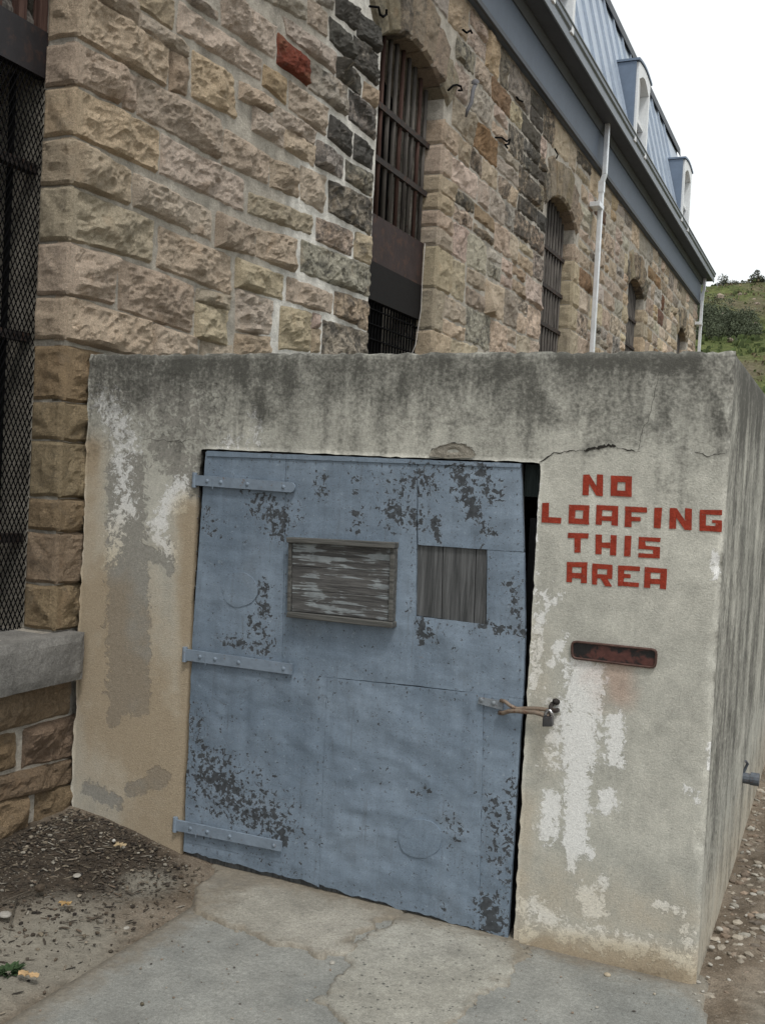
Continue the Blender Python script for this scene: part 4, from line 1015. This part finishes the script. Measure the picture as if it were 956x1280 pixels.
sheet([(233,1008),(352,1032),(351,1078),(231,1052)], .0035, 14, .001, nm='iron_patch')
for (cx_, cy_, rx_, ry_, sd2) in ((300, 737, 22, 22, 11), (525, 1048, 27, 24, 12)):
    V = []; c = onY(cx_, cy_)
    V.append((c[0], DY-.0100, c[2]))
    for rr in (.6, 1.0):
        for k in range(24):
            w_ = 2*math.pi*k/24; q = rr*(1+.1*mn.noise(Vector((math.cos(w_)*2, math.sin(w_)*2, sd2)))); p = onY(cx_+rx_*q*math.cos(w_), cy_+ry_*q*math.sin(w_)); V.append((p[0], DY-.0098+(0 if rr < 1 else .0006), p[2]))
    for k in range(24): V.append(V[25+k])
    for k in range(24): V.append((V[25+k][0], .02, V[25+k][2]))
    F = [[0, 1+k, 1+(k+1) % 24] for k in range(24)]
    for l in (0, 2): F += [[1+l*24+k, 1+(l+1)*24+k, 1+(l+1)*24+(k+1) % 24, 1+l*24+(k+1) % 24] for k in range(24)]
    obj('iron_patch', V, F, PAINT, door, True, {'peel': [.05]*len(V)})
def quadbox(q, y0, y1):
    c = [onY(*p) for p in q]     # TL TR BR BL
    return [(c[3][0], y0, c[3][2]), (c[2][0], y0, c[2][2]), (c[2][0], y1, c[2][2]), (c[3][0], y1, c[3][2]), (c[0][0], y0, c[0][2]), (c[1][0], y0, c[1][2]), (c[1][0], y1, c[1][2]), (c[0][0], y1, c[0][2])]
for q in (((520,680),(551.5,683),(549.5,774),(519,770)), ((552.5,683),(593,685.4),(590,780),(550.5,774.2)), ((594,685.6),(609,686.5),(608,783),(591,780.4))):
    bevel(MB().hexa(quadbox(q, DY+.006, .021)).build('plank', PLANK, door), .002)
# hinge straps with bolts
for q, bolts, tipr in ((((244,593.5),(366,603),(366,615.5),(244,606.5)), (262,279,312,357), True), (((232,810.5),(367,829.5),(367,842.5),(232,824.5)), (253,272,301,357), False), (((220,1023),(354,1050.5),(354,1063),(220,1036.5)), (241,262,290,345), False)):
    mb = MB().hexa(quadbox(q, -.017, -.006)); sl = (q[1][1]-q[0][1])/(q[1][0]-q[0][0])
    if tipr:
        c = onY(366, 609.2); V = []
        for y in (-.0165, -.0065):
            for k in range(12):
                w_ = math.pi*(-.5+k/11); V.append((c[0]-.002+.02*math.cos(w_), y, c[2]+.0205*math.sin(w_)))
        mb.add(V, [list(range(12))[::-1], list(range(12, 24))]+[[k, (k+1) % 12, 12+(k+1) % 12, 12+k] for k in range(12)])
    for bx in bolts:
        yy_ = (q[0][1]+q[3][1])/2+sl*(bx-q[0][0]); p = onY(bx, yy_); mb.dome((p[0], -.0168, p[2]), .009, (0, -1, 0), .7)
    p = onY(q[0][0]+1, (q[0][1]+q[3][1])/2); mb.tube([(p[0], -.010, p[2]-.032), (p[0], -.010, p[2]+.032)], .011, 10)
    xk = onY(bolts[0]+7, q[0][1]+sl*30)[0]; mb.box(xk, xk+.003, -.0186, -.0171, p[2]-.034, p[2]+.012)
    mb.build('hinge_strap', STRAP, door)
    MB().box(p[0]-.004, OX0+.03, -.0058, .03, p[2]-.02, p[2]+.016).build('hinge_packing', DARKWOOD, door)
# framed hatch: boards in a batten frame
H4 = lambda x, y: (340+x/3.297, 650+y/3.297)
for q, y0, y1, mt, nm in ((((80,70),(522,92),(520,116),(84,92)), -.046, DY, RAIL, 'top_rail'), (((84,374),(514,418),(513,441),(80,396)), -.046, DY, RAIL, 'bottom_rail'),
                      (((82,92.5),(94,93),(90,374),(76,373.5)), -.030, DY, RAIL, 'stile'), (((498,115.5),(518,116.5),(508,417),(490,415)), -.030, DY, RAIL, 'stile')):
    bevel(MB().hexa(quadbox([H4(*p) for p in q], y0, y1)).build(nm, mt, door), .003)
ya = [(92.8, 114.8), (188, 212), (286, 316), (373.6, 414.8)]
for i in range(3):
    L = lambda x0, k: (x0, ya[k][0]+(ya[k][1]-ya[k][0])*(x0-94)/(497-94))
    q = [L(95-i*1.2, i), L(497-i*2.2, i), L(495-i*2.2, i+1), L(93.5-i*1.2, i+1)]
    q = [(a_, b_+(.8 if k < 2 else -.8)) for k, (a_, b_) in enumerate(q)]
    bevel(MB().hexa(quadbox([H4(*p) for p in q], -.020, DY)).build('hatch_board', BOARD, door), .002)
# hasp: riveted plate, rod loop to the staple
Hz = lambda x, y: (590+x/7.354, 840+y/7.354)
mb = MB().hexa(quadbox([Hz(*p) for p in ((68,225),(295,265),(285,345),(62,285))], -.012, -.004))
for q in ((92,252), (205,280)): p = onY(*Hz(*q)); mb.dome((p[0], -.012, p[2]), .010, (0, -1, 0), .6)
mb.build('hasp_plate', m_simple('grey_hasp_plate', (.22, .245, .27), .6, .35, .2, 40, .75, 1.2, .5), door)
hp = lambda x, y, yy: (onY(*Hz(x, y))[0], yy, onY(*Hz(x, y))[2])
mb = MB().tube([hp(270,255,-.014), hp(320,262,-.022), hp(370,300,-.026), hp(430,325,-.028), hp(520,322,-.030), hp(620,322,-.032), hp(700,330,-.034), hp(740,335,-.04)], .0075, 8)
mb.tube([hp(258,368,-.014), hp(300,368,-.022), hp(360,345,-.028), hp(440,342,-.034), hp(520,350,-.036), hp(600,352,-.038), hp(660,368,-.04), hp(700,385,-.045), hp(740,370,-.046)], .0085, 8)
mb.build('hasp_rod', RODM, door, True)
mb = MB().tube([hp(735,290,.01), hp(740,300,-.03), hp(755,318,-.052), hp(775,330,-.05), hp(785,345,-.02), hp(785,350,.01)], .008, 8)
mb.tube([hp(760,270,.005), hp(785,270,-.012)], .012, 8); mb.build('staple', IRON, shel, True)
# padlock hanging from the staple
pk = empty('padlock', hp(735, 480, -.05)); tag(pk, 'small worn steel padlock hanging from the staple beside the door edge', 'padlock')
bd = MB().hexa(quadbox([Hz(*p) for p in ((690,385),(775,372),(778,470),(684,472))], -.066, -.040)); bevel(bd.build('body', STEEL, pk), .004, 3)
MB().tube([hp(705,392,-.053), hp(712,350,-.053), hp(728,328,-.053), hp(750,326,-.053), hp(762,345,-.053), hp(766,385,-.053)], .0065, 8).build('shackle', m_simple('bright_shackle', (.45, .45, .46), .25, .5, .9), pk, True)

# ================================================================== LOOSE THINGS ON THE GROUND
ICO = bmesh.new(); bmesh.ops.create_icosphere(ICO, subdivisions=1, radius=1); ICOV = np.array([v.co[:] for v in ICO.verts]); ICOF = [[v.index for v in f.verts] for f in ICO.faces]
bmesh.ops.subdivide_edges(ICO, edges=ICO.edges[:], cuts=1, use_grid_fill=True); ICO2V = np.array([v.co.normalized()[:] for v in ICO.verts]); ICO2F = [[v.index for v in f.verts] for f in ICO.faces]; ICO.free()
nr = np.random.RandomState(3)
def pebble(s, fine=False, flat=.6):
    base = ICO2V if fine else ICOV
    k = nr.uniform(-1, 1, (3, 3))*.9; ph = nr.uniform(0, 6.28, 3)
    V = base*(1+.22*np.sin(base@k.T*2.2+ph).sum(1, keepdims=True)/1.5)
    V = V*np.array([1, nr.uniform(.45, .95), flat*nr.uniform(.5, 1.1)])*s
    a = nr.uniform(0, 6.28); R = np.array([[math.cos(a), -math.sin(a), 0], [math.sin(a), math.cos(a), 0], [0, 0, 1]])
    return V@R.T
def surf_z(x, y):
    return float(gz(x, y))
def scatter(name, n, fn, label, pal, smin, smax):
    V = []; F = []; Tn = []; k = 0
    for _ in range(n):
        x, y, z = fn(); s = smin+(smax-smin)*nr.rand()**2.6
        p = pebble(s)
        if name == 'litter' and nr.rand() < .5: a_ = nr.uniform(0, 6.28); d_ = np.array([math.cos(a_), math.sin(a_), 0]); p = p*np.array([.5, .5, .35])+np.outer(p@d_, d_)*nr.uniform(1, 2.6)
        p = p+np.array([x, y, z+s*.15]); V.append(p); F += [[i+k for i in f] for f in ICOF]; k += len(p)
        c = pal[nr.randint(len(pal))]
        Tn.append(np.tile(np.array(c)*nr.uniform(.7, 1.25), (len(p), 1)))
    o = obj(name, np.concatenate(V), F, GRIT, None, False, None, {'tint': np.concatenate(Tn)}, origin=np.array([0, 0, 0.]))
    return tag(o, label, name.replace('_', ' '), kind='stuff')
PG = [(.24, .21, .17), (.30, .265, .215), (.20, .16, .125), (.16, .135, .11), (.30, .28, .24), (.24, .185, .14)]
def f_right():
    while True:
        y = nr.uniform(-.5, 5.5); x = 2.82+abs(nr.normal(0, .55))
        if x < 4.6 and (y > .25 or nr.rand() < .35) and not (x < Wb+.01 and y > -.01): return x, y, float(gz(x, y))+.02*float(sstep(2.84, 2.98, x))+.008
scatter('gravel', 4200, f_right, 'loose pale gravel strewn along the side wall of the enclosure', PG, .006, .026)
LP = [(.05, .04, .032), (.08, .062, .045), (.03, .026, .022), (.13, .10, .075), (.05, .042, .034), (.035, .03, .026), (.09, .075, .058), (.16, .135, .10), (.24, .22, .185), (.06, .05, .04), (.045, .038, .03), (.21, .18, .14)]
def f_left():
    while True:
        x = .06+abs(nr.normal(0, .45)); y = -.02-abs(nr.normal(0, .55))
        if x < 1.02 and (x < .62 or y < -.06): return x, y, float(gz(x, y))+.004
scatter('litter', 3600, f_left, 'dark leaf litter and pale chips gathered in the corner by the stone wall', LP, .0035, .012)
def f_path():
    return nr.uniform(.97, 2.85), -nr.uniform(.02, 1.2)**1.2, .002
scatter('grit', 260, f_path, 'sparse grit lying on the concrete path', PG+[(.1, .09, .08)], .0025, .007)
def single(name, px_, py_, z, s, c, label, cat, group=None, flat=.6):
    p = onZ(px_, py_, z); V = pebble(s, True, flat)+np.array([p[0], p[1], z+s*flat*.45])
    return tag(obj(name, V, ICO2F, GRIT, None, True, None, {'tint': c}), label, cat, group)
GP = 'pale pebbles at the foot of the enclosure corner'
for px_, py_, s in ((872,1228,.012),(878,1240,.010),(868,1243,.009),(873,1252,.008),(887,1206,.012),(899,1163,.019),(897,1178,.012),(908,1178,.010),(914,1135,.016),(917,1127,.010),(941,1119,.018),(911,1226,.011),(884,1222,.009),(889,1185,.014),(932,1145,.011),(948,1084,.016),(912,1108,.012),(935,1066,.015)):
    single('pebble', px_, py_, .0, s*.85, (.36, .34, .30), 'pale pebble lying at the foot of the enclosure corner', 'pebble', GP)
single('pebble', 97, 1095, .06, .017, (.34, .32, .285), 'flat pale stone lying in the dark litter', 'pebble', None, .4)
single('pebble', 6, 1146, .05, .030, (.32, .30, .27), 'large pale stone beside the dry twigs', 'pebble', None, .5)
single('pebble', 178, 1256, .002, .011, (.10, .085, .06), 'small dark round pebble on the concrete path', 'pebble')
single('pebble', 158, 1161, .012, .012, (.36, .34, .30), 'pale chip at the edge of the path', 'pebble', None, .4)
single('pebble', 759, 1220, .0, .012, (.40, .34, .25), 'tan pebble against the foot of the sign wall', 'pebble')
single('pebble', 143, 1052, .085, .012, (.50, .48, .44), 'round white chip in the litter', 'pebble')
single('pebble', 415, 1204, .0, .012, (.36, .34, .30), 'pale stone fragment where the slab meets the patch', 'pebble', None, .5)
# dry leaf scraps
def leaf(px_, py_, z, s, c, ang, label, name='dead_leaf', lob=5):
    p = onZ(px_, py_, z); V = [(p[0], p[1], z+.010)]; n = 30
    for k in range(n):
        w = 2*math.pi*k/n; q = s*(.62+.38*math.cos(lob*w))*(1+.15*nr.rand()); V.append((p[0]+q*math.cos(w+ang), p[1]+q*math.sin(w+ang)*.8, z+.006+.01*nr.rand()))
    V2 = [(a, b, c2-.0015) for a, b, c2 in V]; m = n+1
    F = [[0, 1+k, 1+(k+1) % n] for k in range(n)]+[[m, m+1+(k+1) % n, m+1+k] for k in range(n)]+[[1+k, m+1+k, m+1+(k+1) % n, 1+(k+1) % n] for k in range(n)]
    return tag(obj(name, V+V2, F, LEAFM, None, False, None, {'tint': c}), label, 'leaf')
leaf(150, 1058, .085, .030, (.40, .31, .19), .4, 'pale curled leaf scrap in the dark litter near the wall')
leaf(82, 1132, .05, .026, (.38, .25, .11), 1.0, 'tan star-shaped leaf scrap in the litter')
leaf(36, 1221, .02, .036, (.44, .30, .16), .2, 'tan dry leaf beside the green weed', lob=2)
# twigs
for q, r0, lb in (([(-25,1138),(0,1131),(20,1123),(40,1117)], .0042, 'long grey twig lying towards a seed head'), ([(22,1123),(17,1140),(12,1162)], .0034, 'short dark twig crossing the long twig'), ([(40,1117),(48,1104),(55,1092)], .002, 'thin stalk beyond the seed head')):
    MBt = MB().tube([tuple(onZ(a, b, .062)+np.array([0, 0, .004*i])) for i, (a, b) in enumerate(q)], [r0*(1-.15*i) for i in range(len(q))], 6)
    tag(MBt.build('twig', m_simple('twig_bark', (.085, .072, .055), .9), None, True), lb, 'twig')
p = onZ(50, 1114, .07); V = pebble(.020, True, .9)
V = V*(1+.3*nr.rand(len(V), 1))
tag(obj('seed_head', V+np.array([p[0], p[1], .082]), ICO2F, GRIT, None, False, None, {'tint': (.075, .058, .042)}), 'brown withered seed head at the tip of the long twig', 'seed head')
# weed
V = []; F = []; Tn = []; p = onZ(18, 1212, .02)
for k in range(90):
    a = nr.uniform(0, 6.28); d = abs(nr.normal(0, .028)); b = np.array([p[0]-.02, p[1], .0])+d*.2*np.array([math.cos(a), math.sin(a), 0]); L = nr.uniform(.015, .055); h = nr.uniform(.008, .022)
    dr = np.array([math.cos(a), math.sin(a), 0]); sd3 = np.array([-dr[1], dr[0], 0])*L*.22; n = len(V)
    V += [b, b+dr*L*.5+sd3+[0, 0, h*.8], b+dr*L+[0, 0, h], b+dr*L*.5-sd3+[0, 0, h*.8]]; F.append([n, n+1, n+2, n+3]); c = np.array((.035, .062, .026))*nr.uniform(.6, 1.4); Tn += [c]*4
tag(obj('weed', V, F, LEAFM, None, False, None, {'tint': np.array(Tn)}), 'small green weed growing beside the tan leaf', 'weed')

# ================================================================== SCRUB ON THE HILL
def shrub(name, x, y, rx_, rz_, n, c, label, group=None, parts=True):
    z0 = hill_z(x, y)-.2; V = []; F = []; Tn = []
    cl = [(nr.normal(0, .45)*rx_, nr.normal(0, .45)*rx_, abs(nr.normal(.45, .28))*rz_*1.3, nr.uniform(.25, .5)*rx_) for _ in range(16)]
    for _ in range(n):
        q = cl[nr.randint(len(cl))]; o = nr.normal(0, 1, 3); o /= np.linalg.norm(o); ctr = np.array([x+q[0], y+q[1], z0+q[2]])+o*q[3]*nr.uniform(.5, 1)*np.array([1, 1, .8])
        if ctr[2] < z0: ctr[2] = z0+.1
        a, b = nr.normal(0, 1, 3), nr.normal(0, 1, 3); s = nr.uniform(.035, .09); k = len(V)
        a = a/np.linalg.norm(a)*s; b = b/np.linalg.norm(b)*s*.6; V += [ctr-a, ctr+b, ctr+a, ctr-b]; F.append([k, k+1, k+2, k+3]); cc = np.array(c)*nr.uniform(.55, 1.5); Tn += [cc]*4
    root = empty(name, (x, y, z0)); tag(root, label, 'shrub', group)
    obj('crown', V, F, LEAFM, root, False, None, {'tint': np.array(Tn)})
    mb = MB()
    for k in range(4): q = cl[k]; mb.tube([(x, y, z0-.2), (x+q[0]*.5, y+q[1]*.5, z0+q[2]*.6), (x+q[0], y+q[1], z0+q[2])], [.07, .045, .02], 6)
    mb.build('trunk', m_simple('shrub_bark', (.08, .065, .05)), root)
def hp_(px_, py_, y): p = onY(px_, py_, y); return p[0], y
G1 = 'dark shrubs on the upper slope'
for px_, y, rx_, rz_ in ((884, 62, 1.7, 2.6), (898, 63, 1.6, 2.9), (912, 62.5, 1.7, 2.6), (890, 66, 1.6, 2.6), (925, 65, 1.3, 1.8), (878, 59, 1.2, 1.7)):
    x, y = hp_(px_, 380, y); shrub('shrub', x, y, rx_*1.25, rz_*.5, 5000, (.085, .10, .062), 'dark grey-green shrub in the thicket below the crest of the hill', G1)
for px_, y, rx_, rz_, lb in ((901, 79, .9, .8, 'low shrub on the skyline beside the far roof corner'), (925, 79.5, .8, .7, 'small round shrub on the skyline right of the thicket'), (951, 79, 1.0, 1.1, 'tallest skyline shrub beside the reddish bare ground')):
    x, y = hp_(px_, 350, y); shrub('shrub', x, y, rx_, rz_*.7, 1800, (.08, .085, .06), lb)
# tufts and rocks, uncounted
V = []; F = []; Tn = []
for _ in range(5200):
    y = nr.uniform(24, 82); x = nr.uniform(-16, 14)+(y-24)*-.06; z0 = hill_z(x, y); bare_band = abs(y-49) < 4 or y > 66
    for _k in range(3):
        a = nr.uniform(0, 6.28); h = nr.uniform(.08, .30)*(.7 if bare_band else 1.1); b = np.array([x+nr.normal(0, .12), y+nr.normal(0, .12), z0-.03]); w = np.array([math.cos(a), math.sin(a), 0])*h*.55; k = len(V)
        V += [b-w, b+w, b+w*.4+[nr.normal(0, .05), 0, h], b-w*.5+[0, nr.normal(0, .05), h*.9]]; F.append([k, k+1, k+2, k+3])
        c = np.array((.15, .125, .07) if (bare_band and nr.rand() < .5) else (.078, .105, .036))*nr.uniform(.5, 1.35); Tn += [c]*4
tag(obj('grass', V, F, LEAFM, None, False, None, {'tint': np.array(Tn)}, origin=np.array([0, 24, 0.])), 'rough grass tufts over the hillside', 'grass', kind='stuff')
V = []; F = []; Tn = []; k = 0
for _ in range(420):
    y = nr.choice([nr.uniform(64, 72), nr.uniform(45, 53), nr.uniform(25, 80)], p=[.6, .2, .2]); x = nr.uniform(-14, 12); s = (.08+.4*nr.rand()**4)*min(1, y/60)
    p = pebble(s, False, .7)+np.array([x, y, hill_z(x, y)+s*.1]); V.append(p); F += [[i+k for i in f] for f in ICOF]; k += len(p); Tn.append(np.tile(np.array((.24, .195, .155))*nr.uniform(.6, 1.3), (len(p), 1)))
tag(obj('rocks', np.concatenate(V), F, GRIT, None, False, None, {'tint': np.concatenate(Tn)}, origin=np.array([0, 40, 0.])), 'scattered brown rocks on the hillside', 'rocks', kind='stuff')
print('stones', COUNT[0], 'far verts', len(far_V), 'tris', sum(len(o.data.polygons) for o in bpy.data.objects if o.type == 'MESH')*2)
